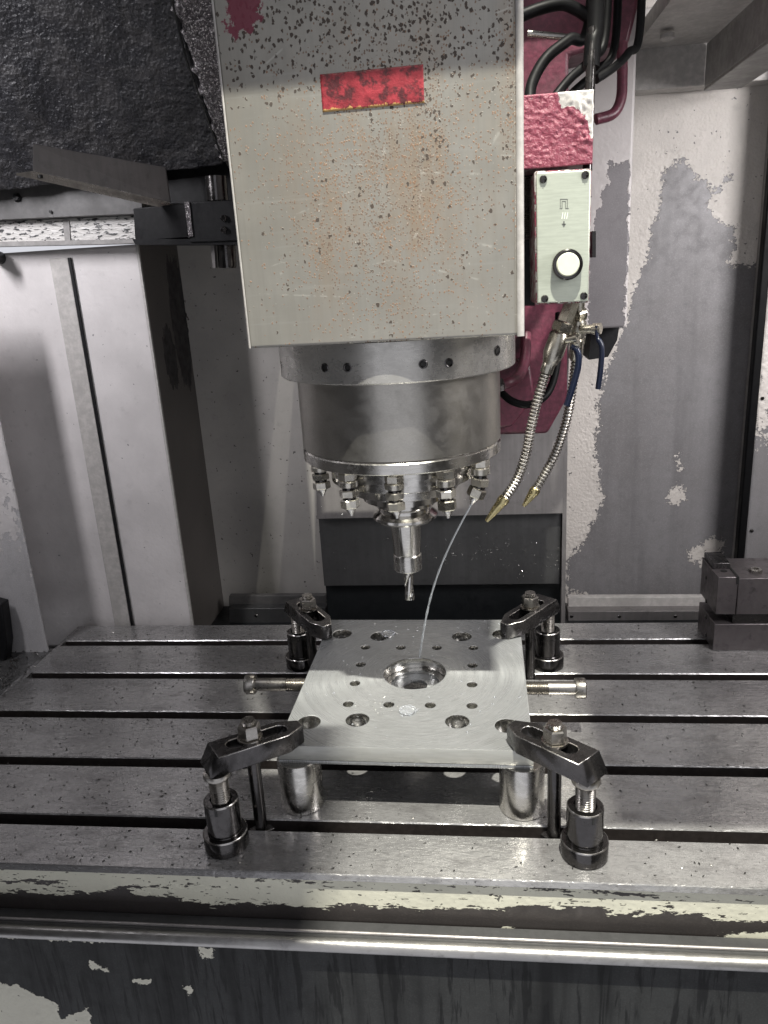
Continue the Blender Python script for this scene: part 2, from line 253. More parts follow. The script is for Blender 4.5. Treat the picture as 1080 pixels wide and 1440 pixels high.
# ------------------------------------------------------------------ object helpers
def empty(name, loc=(0, 0, 0), label=None, cat=None, group=None, rz=0.0):
    o = bpy.data.objects.new(name, None); COL.objects.link(o); o.location = loc; o.rotation_euler = (0, 0, rz); o.empty_display_size = 0.02
    return tag(o, label, cat, group)
def tag(o, label=None, cat=None, group=None, kind=None):
    if label: o['label'] = label
    if cat: o['category'] = cat
    if group: o['group'] = group
    if kind: o['kind'] = kind
    return o
def wloc(o):
    v = Vector((0, 0, 0))
    while o is not None: v = v+o.location; o = o.parent
    return v
def V(*a): return Vector(a[0]) if len(a) == 1 else Vector(a)
def frame(d):
    d = Vector(d).normalized(); a = Vector((0, 0, 1)) if abs(d.z) < 0.9 else Vector((1, 0, 0))
    x = a.cross(d).normalized(); return x, d.cross(x), d
class MB:
    def __init__(s): s.v = []; s.f = []
    def add(s, vs, fs):
        k = len(s.v); s.v += [tuple(p) for p in vs]; s.f += [tuple(i+k for i in f) for f in fs]; return s
    def box(s, a, b):
        x0, y0, z0 = [min(p, q) for p, q in zip(a, b)]; x1, y1, z1 = [max(p, q) for p, q in zip(a, b)]
        return s.add([(x0, y0, z0), (x1, y0, z0), (x1, y1, z0), (x0, y1, z0), (x0, y0, z1), (x1, y0, z1), (x1, y1, z1), (x0, y1, z1)],
                     [(0, 3, 2, 1), (4, 5, 6, 7), (0, 1, 5, 4), (1, 2, 6, 5), (2, 3, 7, 6), (3, 0, 4, 7)])
    def prism(s, pts, vec):
        n = len(pts); vec = Vector(vec); p = [Vector(q) for q in pts]
        nrm = Vector((0, 0, 0))
        for i in range(n): nrm += p[i].cross(p[(i+1) % n])
        if nrm.dot(vec) > 0: p = p[::-1]      # first cap faces away from vec
        return s.add(p+[q+vec for q in p], [tuple(range(n)), tuple(range(2*n-1, n-1, -1))]+[(i, i+n, (i+1) % n+n, (i+1) % n) for i in range(n)])
    def lathe(s, o, d, prof, seg=32, rot=0.0, close=True):
        x, y, d = frame(d); o = Vector(o); vs = []; fs = []
        for r, h in prof:
            for i in range(seg):
                a = 2*math.pi*i/seg+rot; vs.append(o+d*h+x*(r*math.cos(a))+y*(r*math.sin(a)))
        m = len(prof)
        up = prof[-1][1] >= prof[0][1]
        for j in range(m-1):
            for i in range(seg):
                q = (j*seg+i, j*seg+(i+1) % seg, (j+1)*seg+(i+1) % seg, (j+1)*seg+i); fs.append(q if up else q[::-1])
        if close:
            a = tuple(range(seg)); b = tuple(range((m-1)*seg, m*seg))
            fs.append(a[::-1] if up else a); fs.append(b if up else b[::-1])
        return s.add(vs, fs)
    def tube(s, path, r, seg=12, rf=None):
        P = [Vector(p) for p in path]; n = len(P); vs = []; fs = []; prev = None
        for i in range(n):
            d = (P[min(i+1, n-1)]-P[max(i-1, 0)]).normalized()
            if prev is None: x, y, _ = frame(d)
            else: x = (prev-d*prev.dot(d)).normalized(); y = d.cross(x)
            prev = x; rr = rf(i) if rf else r
            for k in range(seg):
                a = 2*math.pi*k/seg; vs.append(P[i]+x*(rr*math.cos(a))+y*(rr*math.sin(a)))
        for j in range(n-1):
            for k in range(seg): fs.append((j*seg+k, j*seg+(k+1) % seg, (j+1)*seg+(k+1) % seg, (j+1)*seg+k))
        fs.append(tuple(range(seg))[::-1]); fs.append(tuple(range((n-1)*seg, n*seg)))
        return s.add(vs, fs)
    def build(s, name, mat, parent=None, smooth=38, bevel=0.0, label=None, loc=None):
        off = wloc(parent) if parent is not None else Vector(loc or (0, 0, 0))
        me = bpy.data.meshes.new(name); me.from_pydata([tuple(Vector(p)-off) for p in s.v], [], s.f); me.materials.append(M[mat] if isinstance(mat, str) else mat)
        return link(name, me, parent, smooth, bevel, label, loc)
def link(name, me, parent=None, smooth=38, bevel=0.0, label=None, loc=None):
    if smooth and len(me.polygons):
        me.polygons.foreach_set('use_smooth', [True]*len(me.polygons)); me.set_sharp_from_angle(angle=R_(smooth))
    me.update(); o = bpy.data.objects.new(name, me); COL.objects.link(o)
    if parent is not None: o.parent = parent
    elif loc: o.location = loc
    if bevel:
        b = o.modifiers.new('bevel', 'BEVEL'); b.width = bevel; b.segments = 2; b.limit_method = 'ANGLE'; b.angle_limit = R_(40); b.harden_normals = False
    if label: o['label'] = label
    return o
def spline(pts, n=10):
    P = [Vector(p) for p in pts]; P = [P[0]*2-P[1]]+P+[P[-1]*2-P[-2]]; out = []
    for i in range(1, len(P)-2):
        a, b, c, d = P[i-1:i+3]
        for k in range(n):
            t = k/n; out.append(0.5*((2*b)+(c-a)*t+(2*a-5*b+4*c-d)*t*t+(3*b-a-3*c+d)*t**3))
    out.append(P[-2]); return out
def copy_tree(o, parent=None):
    c = o.copy(); COL.objects.link(c); c.parent = parent
    for ch in list(o.children): copy_tree(ch, c)
    return c
def sdf(poly, P):
    poly = np.asarray(poly, float); d = np.full(len(P), 1e9); ins = np.zeros(len(P), bool)
    for i in range(len(poly)):
        a = poly[i]; b = poly[(i+1) % len(poly)]; e = b-a; L = (e@e)+1e-12
        t = np.clip(((P-a)@e)/L, 0, 1); q = P-a-t[:, None]*e; d = np.minimum(d, np.hypot(q[:, 0], q[:, 1]))
        c = ((a[1] > P[:, 1]) != (b[1] > P[:, 1])) & (P[:, 0] < (b[0]-a[0])*(P[:, 1]-a[1])/((b[1]-a[1]) if b[1] != a[1] else 1e-12)+a[0]); ins ^= c
    return np.where(ins, d, -d)
def blobs(P, L):              # sum of soft patches (u, v, ru, rv, weight)
    o = np.zeros(len(P))
    for u, v, ru, rv, wgt in L: o = np.maximum(o, wgt*np.exp(-(((P[:, 0]-u)/ru)**2+((P[:, 1]-v)/rv)**2)))
    return o
def sheet(name, mat, parent, O, U, Vv, step, attrs, thick=0.002, label=None, disp=None, outline=None):
    """flat rectangle O + u U + v V (metres) as a fine mesh that carries per-point wear masks"""
    O, U, Vv = map(lambda q: np.asarray(q, float), (O, U, Vv)); lu = np.linalg.norm(U); lv = np.linalg.norm(Vv); nu = max(2, int(lu/step)+1); nv = max(2, int(lv/step)+1)
    u = np.linspace(0, 1, nu); v = np.linspace(0, 1, nv); uu, vv = np.meshgrid(u, v); uu = uu.ravel(); vv = vv.ravel()
    P = O+uu[:, None]*U+vv[:, None]*Vv; N = np.cross(U, Vv); N /= np.linalg.norm(N)
    if disp is not None: P = P+disp(P)[:, None]*N
    off = np.array(wloc(parent)) if parent is not None else np.zeros(3)
    idx = np.arange(nu*nv).reshape(nv, nu)
    f = np.stack([idx[:-1, :-1], idx[:-1, 1:], idx[1:, 1:], idx[1:, :-1]], -1).reshape(-1, 4)
    me = bpy.data.meshes.new(name); me.from_pydata((P-off).tolist(), [], f.tolist()); me.materials.append(M[mat])
    for k, fn in attrs.items():
        a = me.attributes.new(k, 'FLOAT', 'POINT'); a.data.foreach_set('value', np.asarray(fn(P), np.float32))
    o = link(name, me, parent, 0, 0, label)
    me.polygons.foreach_set('use_smooth', [True]*len(me.polygons))
    if thick:
        m = o.modifiers.new('thickness', 'SOLIDIFY'); m.thickness = thick; m.offset = -1
    return o
def pxpolyY(poly, Y): return [(AY(x, y, Y)[0], AY(x, y, Y)[2]) for x, y in poly]
def maskY(polys, Y, neg=()):
    A = [pxpolyY(p, Y) for p in polys]; B = [pxpolyY(p, Y) for p in neg]
    def fn(P):
        q = P[:, [0, 2]]; d = np.full(len(q), -0.2)
        for a in A: d = np.maximum(d, sdf(a, q))
        for b in B: d = np.minimum(d, -sdf(b, q))
        return np.clip(d, -0.05, 0.05)
    return fn
def wall_sheet(name, mat, parent, x0, x1, z0, z1, Y, step, attrs, thick=0.002, label=None, disp=None):
    return sheet(name, mat, parent, (x0, Y, z0), (x1-x0, 0, 0), (0, 0, z1-z0), step, attrs, thick, label, disp)
def facing_box(mb, poly, Y, depth):     # outline read from the photograph at depth Y, given real thickness
    mb.prism([AY(x, y, Y) for x, y in poly], (0, depth, 0)); return mb

# ------------------------------------------------------------------ the setting
YB = 0.73
peeled = [(935, 236), (962, 224), (976, 246), (992, 256), (1008, 270), (1022, 240), (1026, 248), (1012, 268), (996, 284), (1000, 300), (1012, 312), (1031, 318), (1034, 350), (1022, 372), (1060, 372), (1085, 400), (1085, 860),
          (796, 860), (797, 786), (806, 779), (817, 765), (830, 745), (842, 720), (850, 700), (842, 680), (840, 650), (835, 615), (844, 595), (840, 570), (847, 545), (852, 520), (864, 500), (870, 475), (882, 450), (887, 420), (897, 395), (912, 360), (914, 325), (927, 300), (930, 270)]
isl = [[(966, 778), (985, 765), (1005, 755), (1020, 762), (1012, 785), (990, 797), (972, 790)], [(940, 690), (958, 680), (966, 700), (952, 712), (938, 706)], [(950, 640), (955, 638), (957, 660), (951, 662)], [(838, 838), (800, 845), (797, 832), (806, 830)]]
pe = maskY([peeled], YB); pi = maskY(isl, YB)
wall_sheet('back_wall', 'wall', None, 0.10, 0.62, -0.12, 1.0, YB, 0.004, {'paint': lambda P: np.maximum(-pe(P), pi(P)-0.0012)}, 0.004)
bpy.context.view_layer.update()
tag(bpy.data.objects['back_wall'], kind='structure')
lw = maskY([[(262, 350), (330, 300), (470, 300), (470, 900), (300, 900), (262, 450)]], YB); lwp = maskY([[(225, 440), (250, 415), (262, 420), (268, 500), (262, 560), (240, 560), (228, 500)]], YB)
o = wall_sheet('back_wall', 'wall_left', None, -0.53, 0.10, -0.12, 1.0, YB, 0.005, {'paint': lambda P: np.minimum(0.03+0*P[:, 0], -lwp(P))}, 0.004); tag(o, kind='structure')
XS = -0.468
pm = lambda P: np.clip(0.03-0.05*np.maximum(0, 0.40-P[:, 2])+0*P[:, 0], -0.02, 0.05)
sidebad = lambda P: np.minimum(0.03, -blobs(P[:, [1, 2]], [(0.70, 0.47, 0.035, 0.10, 0.08), (0.64, 0.42, 0.03, 0.06, 0.05)])+0.025)
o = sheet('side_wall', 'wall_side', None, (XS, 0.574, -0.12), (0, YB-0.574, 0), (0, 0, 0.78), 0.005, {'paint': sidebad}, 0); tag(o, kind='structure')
o = MB().box((-1.3, 0.02, -0.30), (1.1, YB, -0.32)).build('floor', 'darkest'); tag(o, kind='structure')
# side walls and roof out of frame; gaps and doors placed to shape light
o = MB().box((-1.12, -0.45, -0.3), (-1.10, YB, 1.15)).build('wall', 'grey'); tag(o, kind='structure')
o = MB().box((0.86, -0.45, -0.3), (0.88, YB, 1.15)).build('wall', 'grey'); tag(o, kind='structure')
mb = MB(); mb.box((-1.1, 0.022, 0.98), (-0.196, YB, 1.0)); mb.box((-0.196, 0.022, 0.98), (0.064, 0.134, 1.0)); mb.box((-0.196, 0.462, 0.98), (0.064, YB, 1.0)); mb.box((0.0465, 0.134, 0.98), (0.064, 0.462, 1.0)); mb.box((0.15, -0.17, 0.98), (0.86, YB, 1.0)); mb.box((0.064, 0.34, 0.98), (0.15, YB, 1.0)); mb.box((-1.1, -0.45, 0.98), (-0.035, -0.128, 1.0)); mb.box((-1.1, -0.128, 0.98), (-0.108, -0.048, 1.0)); mb.prism([(-1.1, -0.048, 0.98), (-0.121, -0.048, 0.98), (-0.153, 0.022, 0.98), (-1.1, 0.022, 0.98)], (0, 0, 0.02))
o = mb.build('shadow_roof', 'grey'); tag(o, kind='structure')  # unseen panels, openings shaped so the workshop lamp throws its shadow edges
o = MB().box((-1.12, -0.47, -0.3), (-0.36, -0.45, 1.15)).build('door', 'darkgrey'); tag(o, kind='structure')  # unseen dark leaf added so turned steel reflects bright and dark bands
o = MB().box((0.30, -0.47, -0.3), (0.88, -0.45, 1.15)).build('door', 'darkgrey'); tag(o, kind='structure')  # second added leaf, narrowing the bright opening mirrored in the metal
# coolant gutter on the left of the table
def ripple(P): return np.array([-0.0012*abs(mnoise.fractal((p[0]*60, p[1]*60, 0), 1, 2, 3)) for p in P])
o = sheet('coolant_gutter', 'wet', None, (-1.1, 0.03, -0.0012), (0.4415, 0, 0), (0, 0.452, 0), 0.008, {}, 0.003, disp=ripple); tag(o, kind='structure')
o = MB().box((-1.1, 0.558, -0.05), (0.86, YB, -0.046)).build('coolant_gutter', 'darkest'); tag(o, kind='structure')

# ------------------------------------------------------------------ milling table
tb = empty('machine_table', (-0.0755, 0.29, 0), 'long grey steel milling table with five slots running across', 'machine table')
XL, XR = -0.652, 0.95
prof = [(0.029, -0.006), (0.0305, -0.001), (0.0315, 0.0)]
ch = 0.0012
for k in range(1, 6):
    y0, y1 = 0.1*k-0.0145+0.001, 0.1*k+0.0025
    prof += [(y0-ch, 0), (y0, -ch), (y0, -0.016), (y0-0.006, -0.016), (y0-0.006, -0.028), (y1+0.006, -0.028), (y1+0.006, -0.016), (y1, -0.016), (y1, -ch), (y1+ch, 0)]
prof += [(0.5555, 0), (0.557, -0.0015), (0.557, -0.09), (0.034, -0.09), (0.034, -0.0065)]
def extrude_x(prof, x0, x1):
    n = len(prof); m = MB(); vs = [(x0, a, b) for a, b in prof]+[(x1, a, b) for a, b in prof]
    fs = [(i, (i+1) % n, (i+1) % n+n, i+n) for i in range(n)]+[tuple(range(n))[::-1], tuple(range(n, 2*n))]
    return m.add(vs, fs)
bm_ = extrude_x(prof, XL, XR)
o = bm_.build('table_top', 'table', tb, smooth=20)
bmm = bmesh.new(); bmm.from_mesh(o.data); bmesh.ops.recalc_face_normals(bmm, faces=bmm.faces); bmm.to_mesh(o.data); bmm.free()
o.data.materials.append(M['slot'])
for p in o.data.polygons:
    c = p.center
    if c.z < -0.004 and c.z > -0.05 and abs(p.normal.x) < 0.5 and c.y > -0.23: p.material_index = 1
MB().box((XL-0.006, 0.0335, -0.08), (XL-0.0004, 0.556, -0.0006)).build('end_strip', 'table', tb)
# painted front face of the table
YF = 0.0325
bandpoly = [[(-20, 1215), (260, 1226), (540, 1234), (800, 1246), (1100, 1256), (1100, 1292), (1000, 1290), (985, 1281), (900, 1284), (860, 1282), (840, 1272), (700, 1276), (620, 1277), (560, 1272), (440, 1272), (300, 1268), (200, 1258), (180, 1250), (90, 1253), (-20, 1254)],
            [(1010, 1318), (1100, 1314), (1100, 1330), (1010, 1326)], [(680, 1309), (715, 1309), (715, 1314), (680, 1314)]]
cut = [[(150, 1246), (260, 1244), (330, 1246), (300, 1249), (180, 1251)], [(300, 1231), (380, 1237), (440, 1243), (430, 1238), (330, 1230)], [(620, 1242), (830, 1256), (960, 1266), (880, 1252), (740, 1246)], [(-10, 1236), (95, 1239), (95, 1243), (-10, 1241)]]
wall_sheet('front_face', 'band', tb, XL, XR, -0.075, -0.0055, YF, 0.0022, {'paint': lambda P: maskY(bandpoly, YF, cut)(P)+0.0018}, 0.0012)
# guard with rolled rail in front of the table
gd = empty('front_guard', (0, 0.012, -0.30), 'dark streaked apron below the table with bright rolled steel rail', 'guard')
mb = MB(); mb.box((-1.1, 0.0135, -0.0585), (0.95, 0.0315, -0.0565))
mb.build('ledge', 'darkcover', gd)
mb = MB(); P0 = (-1.1, 0.0105, -0.0625)
mb.lathe(P0, (1, 0, 0), [(0.0064, 0), (0.0064, 2.05)], 24)
M['rail'] = metal('scuffed_rail_steel', (0.42, 0.41, 0.40), 0.36, 0.9, (0.15, 1, 1), 260, 0.00012, 0.4, 0.6)
mb.build('rail', 'rail', gd)
mb = MB(); mb.lathe((-1.1, 0.0185, -0.0558), (1, 0, 0), [(0.0016, 0), (0.0016, 2.05)], 8); mb.build('rail_lip', 'dull', gd)
YA = 0.0125
app = [[(-30, 1382), (22, 1386), (60, 1403), (77, 1412), (84, 1432), (100, 1430), (122, 1418), (128, 1450), (-30, 1450)], [(280, 1333), (297, 1333), (298, 1346), (287, 1344)], [(126, 1350), (150, 1366), (130, 1360)], [(190, 1380), (212, 1378), (208, 1383)], [(256, 1384), (272, 1390), (266, 1398)], [(-10, 1311), (50, 1313), (50, 1317), (-10, 1316)], [(62, 1317), (155, 1319), (155, 1323), (62, 1322)]]
wall_sheet('apron_panel', 'apron', gd, -0.62, 0.45, -0.22, -0.066, YA, 0.0025, {'paint': lambda P: maskY(app, YA)(P)+0.001}, 0.002)

# ------------------------------------------------------------------ workpiece plate
PC = (-0.0755, 0.2626); PA = -0.0145; PZ = 0.078; PT = 0.021
wp = empty('machined_plate', (PC[0], PC[1], PZ-PT), 'square brushed aluminium plate drilled with holes around a large bore', 'metal plate', rz=PA)
def curve_plate(w2, d2, holes, z0, z1, bevel):
    cu = bpy.data.curves.new('outline', 'CURVE'); cu.dimensions = '2D'; cu.fill_mode = 'BOTH'
    def sp(pts):
        s_ = cu.splines.new('POLY'); s_.points.add(len(pts)-1)
        for i, p in enumerate(pts): s_.points[i].co = (p[0], p[1], 0, 1)
        s_.use_cyclic_u = True
    sp([(-w2, -d2), (w2, -d2), (w2, d2), (-w2, d2)])
    for x, y, r in holes:
        n = 56 if r > 0.02 else 28; sp([(x+r*math.cos(2*math.pi*i/n), y+r*math.sin(2*math.pi*i/n)) for i in range(n)])
    cu.extrude = (z1-z0)/2-bevel; cu.bevel_depth = bevel; cu.bevel_resolution = 1; cu.offset = -bevel
    ob = bpy.data.objects.new('tmp', cu); COL.objects.link(ob); bpy.context.view_layer.update()
    me = bpy.data.meshes.new_from_object(ob.evaluated_get(bpy.context.evaluated_depsgraph_get()))
    bpy.data.objects.remove(ob); bpy.data.curves.remove(cu)
    for v in me.vertices: v.co.z += (z0+z1)/2
    return me
H = [(0, 0.003, 0.0365)]
for sx in (-1, 1):
    for sy in (-1, 1):
        H += [(sx*0.1045, sy*0.1035, 0.0125), (sx*0.0530, sy*0.0972, 0.0125), (sx*0.0680, sy*0.0665, 0.0058), (sx*0.0228, sy*0.0665, 0.0058), (sx*0.0675, sy*0.0222, 0.0058)]
PW, PD = 0.1285, 0.1465
me = curve_plate(PW, PD, H, 0.004, PT, 0.0008); me.materials.append(M['plate']); me.materials.append(M['bore']); me.materials.append(M['plate_side'])
for p in me.polygons:
    if abs(p.normal.z) < 0.9 and abs(p.center.x) < PW-0.004 and abs(p.center.y) < PD-0.004: p.material_index = 1
    elif abs(p.normal.z) < 0.9: p.material_index = 2
link('plate_body', me, wp, 30)
me = curve_plate(PW-0.0002, PD-0.0002, [(0, 0.003, 0.014)]+[h for h in H if h[2] > 0.01 and h[2] < 0.02], 0.0, 0.0038, 0.0003); me.materials.append(M['plate'])
link('bottom_web', me, wp, 30)
# bevelled seat inside the bore
MB().lathe((PC[0], PC[1]+0.003, PZ-PT+0.0042), (0, 0, 1), [(0.0362, 0), (0.0362, 0.003), (0.029, 0.003), (0.029, 0.0)], 48, close=False).build('bore_step', 'bore', wp)
# risers
def riser(x, y, label):
    e = empty('support_cylinder', (x, y, 0), label, 'support block', 'round steel supports under the plate')
    MB().lathe((x, y, 0), (0, 0, 1), [(0.0216, 0), (0.0226, 0.001), (0.0226, 0.055), (0.0214, 0.0568)], 48).build('cylinder_body', 'steel', e)
    MB().lathe((x, y, 0.0568), (0, 0, 1), [(0.0205, 0), (0.0205, 0.0002)], 40).build('top_face', 'screw', e)
YR = 0.1305
riser(-0.1885, YR, 'shiny steel cylinder supporting the front left corner of the plate')
riser(0.0405, YR, 'shiny steel cylinder supporting the front right corner of the plate')
# ------------------------------------------------------------------ side bolts
def threaded(mb, o, d, r, L, pitch=0.0013, amp=0.07, seg=20):
    n = int(L/pitch*2); mb.lathe(o, d, [(r*(1+(amp if i % 2 else -amp)), L*i/n) for i in range(n+1)], seg); return mb
def side_bolt(x_plate, x_head, y, z, label):
    s_ = 1 if x_head > x_plate else -1
    e = empty('socket_bolt', (x_head, y, z), label, 'bolt', 'socket head bolts in the plate sides')
    threaded(MB(), (x_plate-s_*0.01, y, z), (s_, 0, 0), 0.0076, 0.036, 0.0020, 0.075).build('thread', 'screw', e, smooth=20)
    L = abs(x_head-x_plate)-0.026-0.012
    MB().lathe((x_plate+s_*0.026, y, z), (s_, 0, 0), [(0.0078, 0), (0.0078, L)], 24).build('shank', 'screw', e)
    MB().lathe((x_head-s_*0.012, y, z), (s_, 0, 0), [(0.0112, 0), (0.0118, 0.0008), (0.0118, 0.011), (0.0108, 0.012), (0.0065, 0.012), (0.006, 0.006)], 28).build('bolt_head', 'screw', e)
side_bolt(-0.204, -0.2805, 0.26, 0.0650, 'steel socket bolt sticking out of the left side of the plate')
side_bolt(0.0525, 0.1205, 0.256, 0.0640, 'steel socket bolt sticking out of the right side of the plate')

# ------------------------------------------------------------------ strap clamps and screw jacks
def clamp_proto():
    e = empty('strap_clamp', (0, 0, 0), 'x', 'clamp', 'strap clamps holding the plate down')
    # local: x runs from the jack end (negative) to the tip on the plate (positive); the stud passes through the origin
    b = MB(); w2 = 0.0155; x0, x1 = -0.048, 0.054; zb0, zb1 = 0.0855, 0.079; th = 0.020
    def zb(x): return zb0+(zb1-zb0)*(x-x0)/(x1-x0)
    nseg = 18
    slot = [(-0.017+0.0075*math.cos(a), 0.0075*math.sin(a)) for a in np.linspace(math.pi/2, 3*math.pi/2, nseg)]+[(0.031+0.0075*math.cos(a), 0.0075*math.sin(a)) for a in np.linspace(-math.pi/2, math.pi/2, nseg)]
    outer = [(x0, -w2), (x1-0.020, -w2), (x1, -0.006), (x1, 0.006), (x1-0.020, w2), (x0, w2)]
    cu = bpy.data.curves.new('bar', 'CURVE'); cu.dimensions = '2D'; cu.fill_mode = 'BOTH'
    for pts in (outer, slot):
        s_ = cu.splines.new('POLY'); s_.points.add(len(pts)-1)
        for i, p in enumerate(pts): s_.points[i].co = (p[0], p[1], 0, 1)
        s_.use_cyclic_u = True
    bv = 0.0009; cu.extrude = th/2-bv; cu.bevel_depth = bv; cu.bevel_resolution = 1; cu.offset = -bv
    ob = bpy.data.objects.new('tmp', cu); COL.objects.link(ob); bpy.context.view_layer.update()
    me = bpy.data.meshes.new_from_object(ob.evaluated_get(bpy.context.evaluated_depsgraph_get())); bpy.data.objects.remove(ob); bpy.data.curves.remove(cu)
    for v in me.vertices:
        z = v.co.z+th/2
        if v.co.x < x0+0.003 and z > th*0.6: v.co.x += 0.010        # chamfered tail
        if v.co.x > x1-0.012 and z < th*0.4: v.co.z += 0.0
        v.co.z = zb(v.co.x)+z
    me.materials.append(M['bar']); me.materials.append(M['edge']); me.update()
    for p in me.polygons:
        if 0.25 < p.normal.z < 0.93 and p.area < 0.00014: p.material_index = 1
    link('clamp_bar', me, e, 0)
    zt = zb(0)+th
    MB().lathe((0, 0, zt+0.0002), (0, 0, 1), [(0.0125, 0), (0.0125, 0.0022)], 28).build('washer', 'screw', e)
    MB().lathe((0, 0, zt+0.0024), (0, 0, 1), [(0.0098, 0), (0.0112, 0.0012), (0.0112, 0.0125), (0.0098, 0.0140)], 6, 0.4).build('hex_nut', 'screw', e, smooth=0)
    b = MB(); threaded(b, (0, 0, zt+0.015), (0, 0, 1), 0.0062, 0.006); b.build('stud_end', 'screw', e, smooth=15)
    MB().lathe((0, 0, -0.016), (0, 0, 1), [(0.0066, 0), (0.0066, zt+0.016)], 20).build('stud', 'blacksteel', e)
    MB().box((-0.011, -0.0075, -0.0155), (0.011, 0.0075, -0.004)).build('slot_nut', 'bar', e, bevel=0.0006)
    return e
def jack_proto():
    e = empty('screw_jack', (0, 0, 0), 'x', 'jack', 'screw jacks under the clamp tails')
    MB().lathe((0, 0, 0), (0, 0, 1), [(0.0208, 0), (0.0218, 0.001), (0.0218, 0.0165), (0.0208, 0.0178), (0.0172, 0.0178)], 40).build('base_ring', 'blacksteel', e)
    MB().lathe((0, 0, 0.0178), (0, 0, 1), [(0.0172, 0), (0.0172, 0.0010), (0.0168, 0.0015), (0.0168, 0.0352), (0.0156, 0.0366), (0.0108, 0.0366), (0.0105, 0.030)], 40).build('jack_body', 'blacksteel', e)
    b = MB(); threaded(b, (0, 0, 0.048), (0, 0, 1), 0.0086, 0.031, 0.0024, 0.085); b.build('jack_screw', 'screw', e, smooth=15)
    MB().lathe((0, 0, 0.0788), (0, 0, 1), [(0.0095, 0), (0.0128, 0.001), (0.0135, 0.003), (0.0128, 0.0062)], 32).build('support_pad', 'screw', e)
    MB().lathe((0, 0, 0.0166), (0, 0, 1), [(0.0219, 0), (0.0217, 0.0006), (0.0209, 0.0013)], 40, close=False).build('rim', 'edge', e)  # bright ring stands in for the glint along the base rim
    MB().lathe((0, 0, 0.0530), (0, 0, 1), [(0.0169, 0), (0.0166, 0.0008), (0.0158, 0.0015)], 40, close=False).build('rim', 'edge', e)  # same painted glint on the upper edge of the body
    MB().box((-0.0012, -0.0172, 0.046), (0.0012, -0.0150, 0.0535)).build('spanner_notch', 'hole', e)
    return e
cp = clamp_proto(); jp = jack_proto()
spots = [  # stud x, y, angle of the tip, labels, jack x, y
    (-0.2245, 0.094, R_(38), 'black strap clamp with nut at the front left corner of the plate', (-0.2515, 0.0655), 'black screw jack at the front left below the clamp tail'),
    (0.0690, 0.094, R_(136), 'black strap clamp with nut at the front right corner of the plate', (0.0940, 0.0665), 'black screw jack at the front right with a notched rim'),
    (-0.2270, 0.393, R_(-52), 'small looking dark strap clamp at the back left corner of the plate', (-0.2520, 0.4255), 'dark screw jack at the back left behind the plate'),
    (0.0680, 0.393, R_(-131), 'dark strap clamp at the back right corner of the plate', (0.0940, 0.4258), 'dark screw jack at the back right behind the plate')]
for i, (x, y, a, lb, jxy, jl) in enumerate(spots):
    c = cp if i == 0 else copy_tree(cp); c.location = (x, y, 0); c.rotation_euler.z = a; c['label'] = lb
    j = jp if i == 0 else copy_tree(jp); j.location = (jxy[0], jxy[1], 0); j['label'] = jl; j.rotation_euler.z = 0.3*i

# ------------------------------------------------------------------ spindle head
AXX, AXY = -0.0767, 0.2656
hd = empty('spindle_head', (AXX, AXY, 0.27), 'big stained sheet metal spindle head hanging above the plate', 'spindle head')
HX0, HX1, HY, HZ0, HZ1 = -0.1945, 0.0450, 0.135, 0.4735, 0.98
Hp = lambda L: [(AY(x, y, HY)[0], AY(x, y, HY)[2], rx*0.00062, ry*0.00062, w_) for x, y, rx, ry, w_ in L]
rl = Hp([(545, 260, 125, 155, 0.85), (590, 240, 45, 150, 0.95), (612, 190, 28, 90, 1.0), (520, 250, 80, 110, 0.75), (455, 300, 30, 120, 0.8), (450, 345, 20, 30, 0.95), (590, 330, 40, 60, 0.85), (715, 130, 16, 120, 0.75), (540, 420, 110, 60, 0.45), (560, 482, 40, 6, 1.0), (480, 200, 120, 100, 0.5), (690, 420, 30, 20, 0.35)])
fl = Hp([(520, 20, 170, 75, 0.80), (640, 60, 90, 70, 0.6), (540, 300, 190, 220, 0.07), (585, 40, 55, 60, 1.0), (600, 70, 30, 40, 0.95), (500, 30, 120, 70, 0.78), (400, 60, 70, 60, 0.6), (360, 20, 60, 60, 0.72), (610, 170, 15, 60, 0.6), (670, 20, 60, 70, 0.35), (440, 330, 160, 160, 0.05), (715, 90, 14, 120, 0.45), (335, 90, 20, 40, 0.7)])
redp = maskY([[(316, -20), (365, -20), (368, 25), (350, 45), (335, 50), (322, 48)]], HY)
wall_sheet('cover_front', 'cover', hd, HX0, HX1-0.0065, HZ0, HZ1, HY, 0.0025, {'rust': lambda P: blobs(P[:, [0, 2]], rl), 'fleck': lambda P: blobs(P[:, [0, 2]], fl), 'paint': redp}, 0.0015)
mb = MB(); mb.box((HX0+0.0005, HY+0.002, HZ0+0.0005), (HX0+0.003, 0.46, HZ1)); mb.box((HX1-0.003, HY+0.004, HZ0), (HX1-0.0005, 0.46, HZ1)); mb.box((HX0+0.001, HY+0.004, HZ0+0.0015), (HX1-0.001, 0.46, HZ0+0.003))
mb.build('cover_side', 'palegrey', hd)
mb = MB(); mb.lathe((HX1-0.0035, HY+0.0022, HZ0-0.001), (0, 0, 1), [(0.0033, 0), (0.0033, HZ1-HZ0)], 14); mb.build('folded_edge', 'palegrey', hd)
mb = MB(); mb.lathe((HX0+0.0005, HY+0.0012, HZ0), (0, 0, 1), [(0.0014, 0), (0.0014, HZ1-HZ0)], 10); mb.build('folded_edge', 'palegrey', hd)
